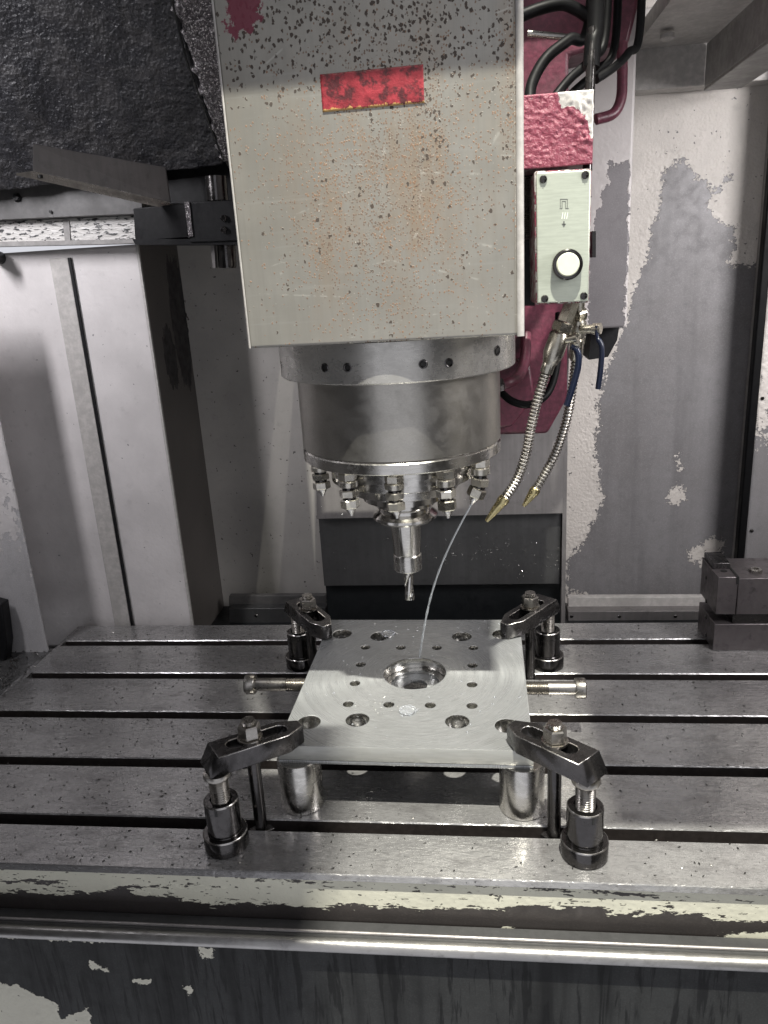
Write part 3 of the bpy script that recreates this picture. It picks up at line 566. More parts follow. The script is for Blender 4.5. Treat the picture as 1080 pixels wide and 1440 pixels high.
# red name plate, blank
c4 = [AY(451, 105, HY), AY(596, 94, HY), AY(598, 148, HY), AY(454, 158, HY)]
U = np.array(c4[1])-np.array(c4[0]); U[1] = 0; Wd = np.array([0, 0, c4[0][2]-c4[3][2]])
O = np.array([c4[3][0], HY-0.0007, c4[3][2]]); Lx = np.linalg.norm(U); Lz = Wd[2]
def pe2(P): return np.minimum(np.minimum(P[:, 0]-O[0]+0.002, O[0]+Lx-P[:, 0]+0.0015), np.minimum(P[:, 2]-O[2]-0.0015, O[2]+Lz-P[:, 2]+0.004))
sheet('red_plate', 'redplate', hd, O, (Lx, 0, 0.0006), (0, 0, Lz), 0.0016, {'paint': pe2}, 0.0024)
# flange, housing, rings (turned about the spindle axis)
def turned(name, mat, prof, seg=96, smooth=30): return MB().lathe((AXX, AXY, 0), (0, 0, 1), prof, seg).build(name, mat, hd, smooth)
turned('flange', 'flange', [(0.117, 0.4345), (0.1195, 0.4350), (0.1205, 0.4362), (0.1205, 0.4720), (0.10, 0.4732)])
turned('housing', 'ground', [(0.1030, 0.3592), (0.1048, 0.3600), (0.1050, 0.4120), (0.1050, 0.4344)])
turned('lower_ring', 'steel', [(0.098, 0.3462), (0.1040, 0.3466), (0.1050, 0.3476), (0.1050, 0.3570), (0.1040, 0.3580), (0.1030, 0.3590)])
turned('nose_ring', 'steel', [(0.0760, 0.3200), (0.0775, 0.3210), (0.0775, 0.3330), (0.0795, 0.3335), (0.0795, 0.3455), (0.078, 0.3461)])
turned('nose_ring', 'steel', [(0.0575, 0.3060), (0.0590, 0.3068), (0.0590, 0.3150), (0.0610, 0.3152), (0.0610, 0.3198)])
turned('spindle_nose', 'chrome', [(0.0430, 0.2950), (0.0450, 0.2958), (0.0450, 0.3035), (0.0480, 0.3040), (0.0480, 0.3058)])
def radial(px, py, R, r, name='set_screw'):
    # find angle on the cylinder of radius R from the point's direction
    d = Vector(ray(px, py)); o_ = Vector(CAM_C); a = d.x**2+d.y**2; b = 2*((o_.x-AXX)*d.x+(o_.y-AXY)*d.y); c = (o_.x-AXX)**2+(o_.y-AXY)**2-R*R
    q = b*b-4*a*c
    if q < 0: return
    p = o_+d*((-b-math.sqrt(q))/(2*a)); n = Vector((p.x-AXX, p.y-AXY, 0)).normalized()
    MB().lathe(p-n*0.004, n, [(r, 0), (r, 0.0046), (r*0.8, 0.0050), (r*0.62, 0.0048), (r*0.55, 0.0041)], 20).build(name, 'blacksteel', hd)
    MB().lathe(p-n*0.002, n, [(r*0.56, 0), (r*0.56, 0.0023)], 6).build('screw_socket', 'hole', hd, smooth=0)
for px, py in ((457, 517), (489, 517), (595, 512), (631, 510)): radial(px, py, 0.1205, 0.0042)
radial(699, 493, 0.1205, 0.0048); radial(536, 667, 0.0775, 0.0036); radial(646, 646, 0.0795, 0.003)
# coolant nozzles round the nose
def hexnut(mb, o, d, r, h, rot=0.0): mb.lathe(o, d, [(r*0.88, 0), (r, h*0.12), (r, h*0.88), (r*0.88, h)], 6, rot); return mb
nozzle_out = {}
for k, (px, tilt) in enumerate(((449, 0), (490, 0), (555, 0), (627, 0), (676, 1))):
    # ring of fittings at radius 0.088 below the lower ring
    ang = {449: R_(-72), 490: R_(-36), 555: R_(-9), 627: R_(24), 676: R_(72)}[px]
    best = None
    for a in np.linspace(-1.6, 1.6, 321):
        x = AXX+0.0895*math.sin(a); y = AXY-0.0895*math.cos(a); v = np.array([x, y, 0.33])-CAM_C; u_ = 540+CAM_F*(v@_r)/(v@_f)
        if best is None or abs(u_-px) < best[0]: best = (abs(u_-px), a)
    a = best[1]; x = AXX+0.0895*math.sin(a); y = AXY-0.0895*math.cos(a)
    e = MB().lathe((x, y, 0.3462), (0, 0, -1), [(0.0060, 0), (0.0060, 0.006)], 16).build('coolant_nozzle', 'steel', hd)
    rt = random.random()
    F = (0.76, 0.86, 0.84, 0.97, 1.0)[k]
    m1 = MB(); hexnut(m1, (x, y, 0.3440), (0, 0, -1), 0.0095, 0.0095*F, rt); m1.build('hex_fitting', 'nut', e, smooth=0)
    m1 = MB(); m1.lathe((x, y, 0.3440-0.0095*F), (0, 0, -1), [(0.0085, 0), (0.0096, 0.001), (0.0096, 0.0070*F), (0.0070, 0.0085*F)], 24); m1.build('collar', 'nut', e)
    d1 = Vector((0.03, -0.05, -1)).normalized() if not tilt else Vector((-0.16, -0.05, -1)).normalized()
    p = Vector((x, y, 0.3440-0.0180*F))
    m1 = MB(); m1.lathe(p, d1, [(0.0065, 0), (0.0065, 0.003)], 16); m1.build('joint', 'blacksteel', e)
    m1 = MB(); hexnut(m1, p+d1*0.003*F, d1, 0.0099, 0.0085*F, rt+0.4); m1.build('hex_fitting', 'nut', e, smooth=0)
    d2 = Vector((0.06, -0.08, -1)).normalized() if not tilt else Vector((-0.45, -0.10, -1)).normalized()
    p2 = p+d1*0.0122*F
    m1 = MB(); m1.lathe(p2-d1*0.001, d1, [(0.0068, 0), (0.0066, 0.003)], 16); m1.build('joint', 'blacksteel', e)
    m1 = MB(); hexnut(m1, p2+d2*0.0018, d2, 0.0096, 0.0105*F, rt+0.1); m1.build('hex_fitting', 'brass' if k in (3, 4) else 'nut', e, smooth=0)
    p3 = p2+d2*0.0122*F
    m1 = MB(); m1.lathe(p3, d2, [(0.0052, 0), (0.0045, 0.003), (0.0022, 0.0065), (0.0018, 0.0085)], 16); m1.build('jet_tip', 'steel', e)
    nozzle_out[k] = (p3+d2*0.0085, d2)
# tool holder held in the spindle
th = empty('tool_holder', (AXX, AXY, 0.205), 'polished tapered tool holder clamped in the spindle nose', 'tool holder')
def tl(name, mat, prof, par, seg=64, smooth=30): return MB().lathe((AXX, AXY, 0), (0, 0, 1), prof, seg).build(name, mat, par, smooth)
tl('holder_flange', 'chrome', [(0.0180, 0.2700), (0.0330, 0.2705), (0.0354, 0.2730), (0.0358, 0.2760), (0.0330, 0.2785), (0.0290, 0.2815), (0.0285, 0.2845), (0.0325, 0.2875), (0.0335, 0.2885), (0.0335, 0.2950)], th)
tl('taper_body', 'chrome', [(0.0150, 0.2300), (0.0152, 0.2305), (0.0176, 0.2690), (0.0179, 0.2700)], th)
tl('collet_nut', 'steel', [(0.0120, 0.2095), (0.0152, 0.2101), (0.0159, 0.2111), (0.0159, 0.2280), (0.0150, 0.2295)], th)
for a in range(0, 360, 45):
    n = Vector((math.cos(R_(a+10)), math.sin(R_(a+10)), 0)); b = MB(); b.lathe(Vector((AXX, AXY, 0.2262))+n*0.0148, n, [(0.0011, 0), (0.0011, 0.0009)], 6); b.build('wrench_flat', 'blacksteel', th)
# end mill: twisted two-flute section
em = empty('end_mill', (AXX, AXY, 0.173), 'short twisted end mill cutter at the bottom of the tool holder', 'milling cutter')
b = MB(); nz_, sg = 26, 28; vs = []; fs = []
for j in range(nz_+1):
    z = 0.173+0.031*j/nz_
    for i in range(sg):
        a = 2*math.pi*i/sg; r = 0.0056*(0.68+0.32*abs(math.cos(a))**0.55); tw = j/nz_*3.6
        vs.append((AXX+r*math.cos(a+tw), AXY+r*math.sin(a+tw), z))
for j in range(nz_):
    for i in range(sg): fs.append((j*sg+i, j*sg+(i+1) % sg, (j+1)*sg+(i+1) % sg, (j+1)*sg+i))
fs.append(tuple(range(sg))[::-1]); b.add(vs, fs); b.build('flutes', 'chrome', em, smooth=30)
MB().lathe((AXX, AXY, 0.204), (0, 0, 1), [(0.0054, 0), (0.0054, 0.0054)], 24).build('shank', 'chrome', em)
# coolant jet from the bent right nozzle down to the plate
P0, D0 = nozzle_out[4]; P1 = Vector(AZ(590, 924, PZ)); mid = [P0]
jet = []
for i in range(41):
    t_ = i/40; q = P0.lerp(P1, t_); q = q+Vector((-0.013, 0, 0))*math.sin(math.pi*t_)*(1-0.3*t_); jet.append(q)
b = MB(); b.tube(jet, 0.0009, 8, lambda i: 0.00095+0.0004*math.sin(i*1.7)*(i/40)+0.0004*(i/40))
M['jet'] = plain('milky_coolant', (0.85, 0.88, 0.9), 0.12, 0.0, 0.05, 0.0, 100, **{'Transmission Weight': 0.45, 'IOR': 1.33})
o = b.build('coolant_stream', 'jet', loc=tuple(P1)); tag(o, 'thin clear coolant jet running from the right nozzle to the plate', 'coolant jet')

# ------------------------------------------------------------------ head casting, control box and fittings on the right of the head
cs = empty('head_casting', tuple(AY(760, 600, 0.45)), 'magenta painted head casting behind the sheet metal cover', 'casting')
mb = MB(); facing_box(mb, [(690, -90), (905, -90), (897, 10), (884, 62), (842, 68), (800, 78), (798, 560), (770, 610), (690, 612)], 0.45, 0.12); mb.build('casting_body', 'pink', cs, bevel=0.004)
mb = MB(); facing_box(mb, [(690, 505), (745, 505), (752, 560), (720, 600), (690, 604)], 0.43, 0.02); mb.build('casting_boss', 'pink', cs, bevel=0.003)
mb = MB(); p = Vector(AY(700, 541, 0.36)); mb.tube(spline([p, AY(716, 538, 0.36), AY(730, 528, 0.38), AY(738, 505, 0.42), AY(740, 470, 0.45)], 6), 0.0065, 12); mb.build('painted_pipe', 'pink', cs)
mb = MB(); mb.lathe(AY(694, 543, 0.355), Vector(AY(722, 535, 0.36))-Vector(AY(694, 543, 0.355)), [(0.006, 0), (0.0085, 0.001), (0.0085, 0.010), (0.006, 0.012)], 6); mb.build('pipe_nut', 'blacksteel', cs, smooth=0)
mb = MB(); mb.tube(spline([AY(700, 548, 0.38), AY(722, 565, 0.37), AY(748, 568, 0.37), AY(772, 550, 0.38), AY(784, 505, 0.40), AY(786, 440, 0.42)], 8), 0.0045, 10)
o = mb.build('oil_hose', 'rubber', loc=tuple(AY(748, 568, 0.37))); tag(o, 'thin black hose looping under the magenta casting beside the spindle', 'hose')
mb = MB(); q0 = AY(741, 245, 0.30)
for i in range(34): mb.lathe(AY(741, 250+i*2.6, 0.30), (0, 0, 1), [(0.0032, -0.0006), (0.0042, 0), (0.0032, 0.0006)], 10)
mb.build('oil_spring', 'screw', cs)
mb = MB(); facing_box(mb, [(735, 240), (752, 240), (752, 430), (735, 430)], 0.33, 0.10); mb.build('gap_shade', 'black', cs)  # black box stands in for the dark gap beside the head

YX = 0.25
bx = empty('control_box', tuple(AY(791, 428, YX)), 'pale green control box with one round white push button', 'control box')
c0 = AY(752, 240, YX); c1 = AY(833, 236, YX); c2 = AY(829, 426, YX); c3 = AY(754, 429, YX)
mb = MB(); mb.prism([Vector(q)+Vector((0, 0.0035, 0)) for q in (c0, c1, c2, c3)], (0, 0.075, 0)); mb.build('box_body', 'pinkpeel', bx, bevel=0.002)
mb = MB(); mb.prism([Vector(c0)+Vector((0.0015, 0, -0.0015)), Vector(c1)+Vector((-0.001, 0, -0.0015)), Vector(c2)+Vector((-0.001, 0, 0.0015)), Vector(c3)+Vector((0.001, 0, 0.0015))], (0, 0.003, 0)); mb.build('face_plate', 'faceplate', bx, bevel=0.0012)
for px, py in ((764, 252), (823, 246), (766, 420), (821, 416)):
    p = Vector(AY(px, py, YX)); s_ = MB().lathe(p+Vector((0, 0.001, 0)), (0, -1, 0), [(0.0036, 0), (0.0036, 0.0016), (0.0030, 0.0026), (0.0012, 0.0031)], 20).build('screw', 'blacksteel', bx)
    mb = MB(); mb.box((p.x-0.0022, p.y-0.0026, p.z-0.0004), (p.x+0.0022, p.y-0.0018, p.z+0.0004)); mb.box((p.x-0.0004, p.y-0.0025, p.z-0.0022), (p.x+0.0004, p.y-0.0019, p.z+0.0022)); mb.build('cross_slot', 'hole', s_)
p = Vector(AY(797, 372, YX))
bt = MB().lathe(p, (0, -1, 0), [(0.0140, 0), (0.0142, 0.002), (0.0142, 0.0078), (0.0130, 0.0092), (0.0112, 0.0094), (0.0110, 0.0080)], 40).build('push_button', 'blacksteel', bx)
MB().lathe(p, (0, -1, 0), [(0.0143, 0.0050), (0.0144, 0.0056), (0.0143, 0.0062)], 40, close=False).build('bezel_ring', 'chrome', bt)
MB().lathe(p, (0, -1, 0), [(0.0108, 0.006), (0.0108, 0.0096), (0.0098, 0.0108)], 40).build('button_cap', 'white', bt)
# printed symbol: spindle outline, three strokes and an arrow
def pt(px, py): return Vector(AY(px, py, YX))+Vector((0, -0.00025, 0))
def stroke(mb, a, b, wd):
    a, b = pt(*a), pt(*b); d = (b-a); d.y = 0; n = Vector((d.z, 0, -d.x)).normalized()*wd/2; mb.prism([a-n, b-n, b+n, a+n], (0, 0.0004, 0))
mb = MB()
for a, b in (((788, 280), (798, 280)), ((788, 280), (788, 292)), ((798, 280), (798, 292)), ((790.5, 283), (795.5, 283)), ((790.5, 283), (790.5, 293)), ((795.5, 283), (795.5, 293)), ((787, 293), (791, 293)), ((795, 293), (800, 293))): stroke(mb, a, b, 0.00045)
stroke(mb, (793, 311), (793, 316), 0.0012); mb.prism([pt(790, 314.5), pt(796, 314.5), pt(793, 319.5)], (0, 0.0004, 0)); mb.build('printed_symbol', 'print', bx, smooth=0)
mb = MB()
for k in range(3): stroke(mb, (790+k*3.4, 308), (791.6+k*3.4, 299), 0.0005)
mb.build('printed_strokes', 'printw', bx, smooth=0)
# blistered pink bracket above the box
br = empty('pink_bracket', tuple(AY(785, 240, 0.262)), 'lumpy blistered pink bracket with bare white corner above the box', 'bracket')
YK = 0.262; a0 = AY(735, 238, YK); a1 = AY(833, 232, YK); zt = AY(785, 130, YK)[2]
bare = maskY([[(780, 115), (850, 115), (850, 200), (832, 195), (826, 168), (806, 152), (790, 150)]], YK)
lump = maskY([[(785, 128), (838, 128), (838, 238), (818, 232), (806, 195), (800, 165), (780, 150)]], YK)
def dsp(P):
    k = np.clip(lump(P)*90, 0, 1); return np.array([-(0.0005*mnoise.fractal((p[0]*150, 0, p[2]*150), 0.9, 2, 4)+0.0009*max(0, mnoise.noise((p[0]*520, 1, p[2]*520)))+kk*0.0045*abs(mnoise.noise((p[0]*190, 3, p[2]*120)))) for p, kk in zip(P, k)])*-1
o = sheet('bracket_face', 'pinkpeel', br, (a0[0], YK, a0[2]), (a1[0]-a0[0], 0, 0), (0, 0, zt-a0[2]), 0.0014, {'paint': lambda P: -bare(P)}, 0.002, disp=dsp)
mb = MB(); mb.box((a0[0]+0.001, YK+0.004, a0[2]+0.001), (a1[0]-0.001, YK+0.07, zt-0.001)); mb.build('bracket_body', 'pinkpeel', br)
# grey peeling duct box behind
gb = empty('duct_box', tuple(AY(858, 470, 0.52)), 'tall grey duct box with peeling paint behind the control box', 'duct')
YG = 0.52; g0 = AY(790, 455, YG); g1 = AY(881, 455, YG); gz1 = AY(881, -80, YG)[2]; gz0 = AY(860, 461, YG)[2]
gp = maskY([[(885, 224), (868, 232), (856, 226), (853, 246), (860, 258), (846, 268), (845, 290), (838, 300), (834, 330), (828, 345), (828, 480), (875, 480), (878, 430), (885, 330)]], YG)
wall_sheet('duct_front', 'box', gb, g0[0], g1[0], gz0, gz1, YG, 0.003, {'paint': lambda P: -gp(P)}, 0.002)
mb = MB(); mb.box((g0[0], YG+0.003, gz0), (g1[0]-0.0005, YB-0.006, gz1)); mb.build('duct_body', 'grey', gb)
mb = MB(); facing_box(mb, [(832, 462), (871, 458), (868, 478), (855, 502), (828, 506)], 0.56, 0.10); mb.build('duct_mouth', 'black', gb)
mb = MB(); facing_box(mb, [(833, 325), (838, 325), (838, 362), (833, 362)], 0.30, 0.02)
o = mb.build('edge_clip', 'black', loc=tuple(AY(835, 362, 0.30))); tag(o, 'small black clip on the right edge of the control box', 'clip')

# ------------------------------------------------------------------ hoses, valves and cables
def gooseneck(name, px, tip, Ys, r, label, mat_tip):
    pts = [AY(x, y, Y) for (x, y), Y in zip(px, Ys)]; P = spline(pts, 34); e = empty(name, tuple(pts[-1]), label, 'hose', 'flexible metal coolant hoses')
    # resample evenly
    L = [0.0]
    for i in range(1, len(P)): L.append(L[-1]+(P[i]-P[i-1]).length)
    n = int(L[-1]/0.00095); Q = []; j = 0
    for i in range(n+1):
        s_ = L[-1]*i/n
        while j < len(L)-2 and L[j+1] < s_: j += 1
        f_ = (s_-L[j])/max(1e-9, L[j+1]-L[j]); Q.append(P[j].lerp(P[j+1], f_))
    MB().tube(Q, r, 14, lambda i: r*(1.08, 1.14, 1.08, 0.80)[i % 4]).build('corrugated_tube', 'screw', e, smooth=18)
    a = Q[-1]; d = (Vector(AY(tip[0], tip[1], Ys[-1]-0.005))-a); l = d.length
    MB().lathe(a-d.normalized()*0.003, d, [(r*1.15, 0), (r*1.28, 0.0008), (r*1.28, 0.006), (r*1.1, 0.0075), (r*0.98, l*0.55), (r*0.42, l+0.003), (r*0.25, l+0.003)], 20).build('nozzle_tip', mat_tip, e)
    d = (Q[0]-Q[8]); b = Q[0]
    MB().lathe(b-d.normalized()*0.002, d, [(r*1.2, 0), (r*1.3, 0.001), (r*1.3, 0.016), (r*1.12, 0.018)], 20).build('ferrule', 'brass', e)
    MB().lathe(b+d.normalized()*0.0155, d, [(r*1.35, 0), (r*1.7, 0.002), (r*1.7, 0.009), (r*1.35, 0.011)], 6).build('hex_fitting', 'brass', e, smooth=0)
    return e
gooseneck('coolant_hose', [(768, 522), (757, 558), (747, 600), (739, 640), (726, 676), (708, 703)], (684, 733), [0.285, 0.283, 0.28, 0.275, 0.27, 0.262], 0.0049, 'longer front gooseneck metal hose with brass tip aimed at the cutter', 'tipbrass')
gooseneck('coolant_hose', [(810, 505), (805, 545), (797, 590), (782, 635), (763, 672), (752, 690)], (736, 712), [0.335, 0.335, 0.33, 0.325, 0.32, 0.318], 0.0047, 'rear gooseneck metal hose beside the blue valve handles', 'tipbrass')
vl = empty('ball_valve', tuple(AY(795, 500, 0.285)), 'nickel ball valve with long inclined body and dark blue lever', 'valve', 'coolant ball valves')
A = Vector(AY(800, 436, 0.288)); B = Vector(AY(770, 520, 0.285)); D = (B-A); L = D.length
MB().lathe(A, D, [(0.0085, -0.012), (0.0085, 0.012)], 6).build('hex_fitting', 'brass', vl, smooth=0)
MB().lathe(A, D, [(0.0088, 0.0125), (0.0112, 0.014), (0.0112, 0.022), (0.0095, 0.0235)], 6, 0.3).build('hex_fitting', 'brass', vl, smooth=0)
MB().lathe(A, D, [(0.0092, 0.0237), (0.0108, 0.026), (0.0108, L*0.72), (0.0085, L*0.86), (0.0062, L*0.92), (0.0062, L+0.004)], 28).build('valve_body', 'brass', vl)
C_ = Vector(AY(806, 478, 0.28)); MB().lathe(C_+Vector((-0.012, 0.004, 0)), Vector((1, -0.5, 0.15)), [(0.0045, 0), (0.0045, 0.014), (0.006, 0.0145), (0.006, 0.018)], 14).build('valve_stem', 'brass', vl)
mb = MB(); hp = [AY(803, 487, 0.272), AY(812, 494, 0.270), AY(813, 515, 0.270), AY(805, 545, 0.272), AY(797, 570, 0.274)]
mb.tube(spline(hp, 6), 0.0042, 10, lambda i: 0.0026 if i < 4 else 0.0034); mb.build('lever', 'blue', vl)
v2 = empty('ball_valve', tuple(AY(822, 480, 0.30)), 'smaller upright nickel ball valve with hanging blue lever', 'valve', 'coolant ball valves')
A = Vector(AY(815, 430, 0.305)); B = Vector(AY(809, 508, 0.33)); D = B-A; L = D.length
MB().lathe(A, D, [(0.0055, -0.010), (0.0055, 0.006)], 16).build('pipe', 'brass', v2)
MB().lathe(A, D, [(0.0075, 0.004), (0.0092, 0.0055), (0.0092, 0.013), (0.0075, 0.0145)], 6).build('hex_fitting', 'brass', v2, smooth=0)
MB().lathe(A, D, [(0.0062, 0.0145), (0.0088, 0.019), (0.0094, 0.026), (0.0088, 0.033), (0.0060, 0.037), (0.0075, 0.038), (0.0075, L*0.92)], 24).build('valve_body', 'brass', v2)
S0 = Vector(AY(816, 463, 0.305)); S1 = Vector(AY(845, 462, 0.295)); MB().lathe(S0, S1-S0, [(0.0045, 0), (0.0045, (S1-S0).length*0.6), (0.0058, (S1-S0).length*0.62), (0.0058, (S1-S0).length)], 12).build('valve_stem', 'brass', v2)
mb = MB(); mb.tube(spline([AY(839, 458, 0.293), AY(840, 474, 0.293), AY(846, 488, 0.291), AY(845, 515, 0.291), AY(841, 547, 0.292)], 7), 0.004, 10, lambda i: 0.0020 if i < 9 else 0.0029); mb.build('lever', 'blue', v2)
def cable(px, Ys, r, label, mat='rubber', name='cable', cat='cable', grp='black cables above the control box'):
    pts = [AY(x, y, Ys[0]+(Ys[1]-Ys[0])*i/(len(px)-1)) for i, (x, y) in enumerate(px)]; m_ = MB(); m_.tube(spline(pts, 9), r, 12)
    o = m_.build(name, mat, loc=tuple(Vector(pts[0]))); tag(o, label, cat, grp); return o
cable([(745, 150), (748, 118), (768, 82), (800, 56), (828, 34), (842, -190)], (0.30, 0.36), 0.0055, 'thick black cable bending left down to the top of the pink bracket')
cable([(728, 24), (760, 12), (790, 6), (812, 14), (835, 30)], (0.33, 0.35), 0.0058, 'black cable crossing at the very top beside the head cover')
cable([(770, 150), (800, 112), (832, 82), (852, 40), (858, -190)], (0.31, 0.37), 0.0045, 'thin black cable entering the middle of the pink bracket')
cable([(790, 150), (808, 128), (838, 100), (866, 52), (870, -190)], (0.32, 0.38), 0.0042, 'thin black cable curving behind the vertical conduit')
cable([(838, 112), (862, 96), (884, 74), (900, 40), (908, -190)], (0.30, 0.36), 0.0040, 'rightmost black cable hanging down from the ceiling')
cable([(826, 240), (828, 170), (831, 95), (834, 40)], (0.27, 0.30), 0.0046, 'straight dark conduit rod beside the right edge of the bracket', 'blacksteel', 'conduit', 'conduit', None)
cable([(831, 96), (834, 60), (838, 20), (842, -190)], (0.294, 0.31), 0.0078, 'fat black cable gland above the conduit rod', 'rubber', 'cable_gland', 'cable gland', None)
cable([(875, 60), (875, 110), (873, 140), (862, 160), (838, 168)], (0.44, 0.42), 0.0058, 'dark red bent pipe beside the conduit rod', 'pink', 'pipe', 'pipe', None)
cable([(742, 47), (790, 52), (830, 56)], (0.35, 0.35), 0.0034, 'thin bare steel rod crossing behind the cables', 'screw', 'rod', 'rod', None)

# ------------------------------------------------------------------ way covers behind the table
wc = empty('way_cover', tuple(AY(620, 870, 0.60)), 'stepped telescopic steel way cover on the column behind the plate', 'way cover')
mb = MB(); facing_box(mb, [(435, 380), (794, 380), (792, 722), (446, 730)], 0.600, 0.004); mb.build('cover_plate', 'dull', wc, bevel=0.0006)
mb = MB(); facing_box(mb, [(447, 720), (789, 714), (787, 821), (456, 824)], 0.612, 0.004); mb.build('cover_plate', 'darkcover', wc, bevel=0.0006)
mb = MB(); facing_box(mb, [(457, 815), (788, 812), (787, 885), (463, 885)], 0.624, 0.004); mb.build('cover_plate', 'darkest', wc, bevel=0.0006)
q = AY(797, 700, 0.606); mb = MB(); mb.box((q[0]-0.006, 0.606, -0.046), (q[0], YB-0.006, 0.70)); qa = AY(455, 700, 0.63); mb.box((qa[0], 0.63, -0.046), (q[0]-0.006, YB-0.006, 0.70)); mb.build('column_side', 'dull', wc)
for x in (660, 742): 
    p = Vector(AY(x, 612, 0.597)); MB().lathe(p+Vector((0, 0.003, 0)), (0, -1, 0), [(0.0035, 0), (0.0035, 0.002), (0.002, 0.003)], 12).build('screw', 'blacksteel', wc)
# skirting strips along the foot of the back wall
def skirt(px0, px1, ytop, ymid, ybot, Y, label, screws):
    dk = 'dark strip' in label
    e = empty('skirting_strip', tuple(AY((px0+px1)/2, ybot, Y)), label, 'skirting', 'skirting strips at the foot of the back wall')
    mb = MB(); facing_box(mb, [(px0, ytop), (px1, ytop-0.5), (px1, ymid), (px0, ymid)], Y+0.02, 0.012); mb.build('upper_strip', 'darkgrey' if dk else 'palegrey', e, bevel=0.0008)
    mb = MB(); facing_box(mb, [(px0, ymid), (px1, ymid-1), (px1, ybot), (px0, ybot)], Y, 0.030); mb.build('lower_strip', 'darkcover' if dk else 'dull', e, bevel=0.0008)
    for s_ in screws:
        p = Vector(AY(s_[0], s_[1], Y)); MB().lathe(p+Vector((0, 0.002, 0)), (0, -1, 0), [(0.0034, 0), (0.0034, 0.0016), (0.002, 0.003)], 14).build('screw', 'blacksteel', e)
skirt(799, 1000, 840, 860, 878, 0.66, 'pale strip with three screws at the right foot of the back wall', [(804, 867), (871, 867), (950, 867)])
skirt(322, 458, 838, 856, 880, 0.66, 'dark strip at the left foot of the back wall', [(360, 866)])

# ------------------------------------------------------------------ left side panels, beam and tool changer cover
pn = empty('wall_panel', tuple(AY(190, 878, 0.57)), 'tall pale worn steel panel with a seam strip on the left', 'panel')
YP = 0.570; xr = AY(271, 877, YP)[0]; xl = -0.80; zt = AY(199, 343, YP)[2]
o = wall_sheet('panel_front', 'panel', pn, xl, xr, -0.046, zt, YP, 0.005, {'paint': pm}, 0.003)
sx = AY(187, 878, YP)[0]
mb = MB(); mb.box((sx-0.030, YP-0.004, -0.046), (sx-0.002, YP-0.0003, zt-0.012)); 
o = mb.build('seam_strip', 'palegrey', pn, bevel=0.001)
mb = MB(); mb.box((sx-0.0015, YP-0.0045, -0.046), (sx+0.0022, YP-0.0003, zt-0.012)); mb.build('seam', 'black', pn)
mb = MB(); mb.box((xr-0.0028, YP-0.001, -0.046), (xr+0.0006, YP+0.004, zt)); mb.build('edge_fold', 'palegrey', pn)
p1 = empty('wall_panel', tuple(AY(40, 924, 0.468)), 'narrow grey upright panel at the far left edge', 'panel')
Y1 = 0.468; x1r = AY(68, 915, Y1)[0]
wall_sheet('panel_front', 'panel', p1, -0.95, x1r, -0.01, AY(0, 545, Y1)[2]+0.13, Y1, 0.005, {'paint': lambda P: np.clip(0.004-blobs(P[:, [0, 2]], [(-0.69, 0.02, 0.06, 0.12, 0.03)])+0*P[:, 0], -0.03, 0.03)}, 0.003)
o = MB().lathe(AY(-6, 362, 0.55), (0.3, -1, 0), [(0.009, -0.02), (0.009, 0.02), (0.007, 0.024)], 20).build('knob', 'black', loc=tuple(AY(-4, 362, 0.55))); tag(o, 'small black knob on the left edge of the pale panel', 'knob')
mb = MB(); facing_box(mb, [(-40, 840), (2, 850), (9, 905), (6, 932), (-40, 936)], 0.44, 0.02); o = mb.build('wiper_block', 'black', loc=tuple(AY(0, 932, 0.44)), bevel=0.002); tag(o, 'black rubber wiper block at the lower left edge', 'wiper')
lb = empty('roof_beam', tuple(AY(95, 340, 0.54)), 'grey beam with speckled white strip above the left panel', 'beam')
mb = MB(); facing_box(mb, [(-60, 268), (200, 250), (200, 301), (-60, 312)], 0.530, 0.03); mb.build('beam_face', 'darkgrey', lb, bevel=0.001)  # face colour darkened to carry the shadow lying on the beam
c = lambda x, y: AY(x, y, 0.545)
spk = NT('chip_speckled_paint'); s1_ = spk.noise(190, 3, 0.6, (0.4, 1, 1.3)); M['speckled'] = spk.fin(spk.mix(spk.step(s1_, 0.53, 0.58), (0.50, 0.485, 0.46), (0.03, 0.03, 0.03)), 0.4, 0.0, spk.bump(s1_, 0.0015, 0.8))
mb = MB(); facing_box(mb, [(-60, 314), (200, 303), (200, 336), (-60, 341)], 0.545, 0.02); mb.build('speckled_strip', 'speckled', lb)
mb = MB(); facing_box(mb, [(-60, 341), (200, 336), (200, 342), (-60, 348)], 0.538, 0.03); mb.build('lower_lip', 'grey', lb)
mb = MB(); facing_box(mb, [(88, 309), (97, 309), (99, 338), (91, 338)], 0.5435, 0.002); mb.build('strip_joint', 'grey', lb)
b_ = Vector(AY(25, 278, 0.53)); MB().lathe(b_, (0, -1, 0), [(0.006, -0.003), (0.006, 0.003), (0.004, 0.006)], 6).build('bolt', 'black', lb, smooth=0)
MB().lathe(Vector(AY(72, 298, 0.53)), (0, -1, 0), [(0.002, -0.003), (0.002, 0.003)], 8).build('bolt', 'black', lb)
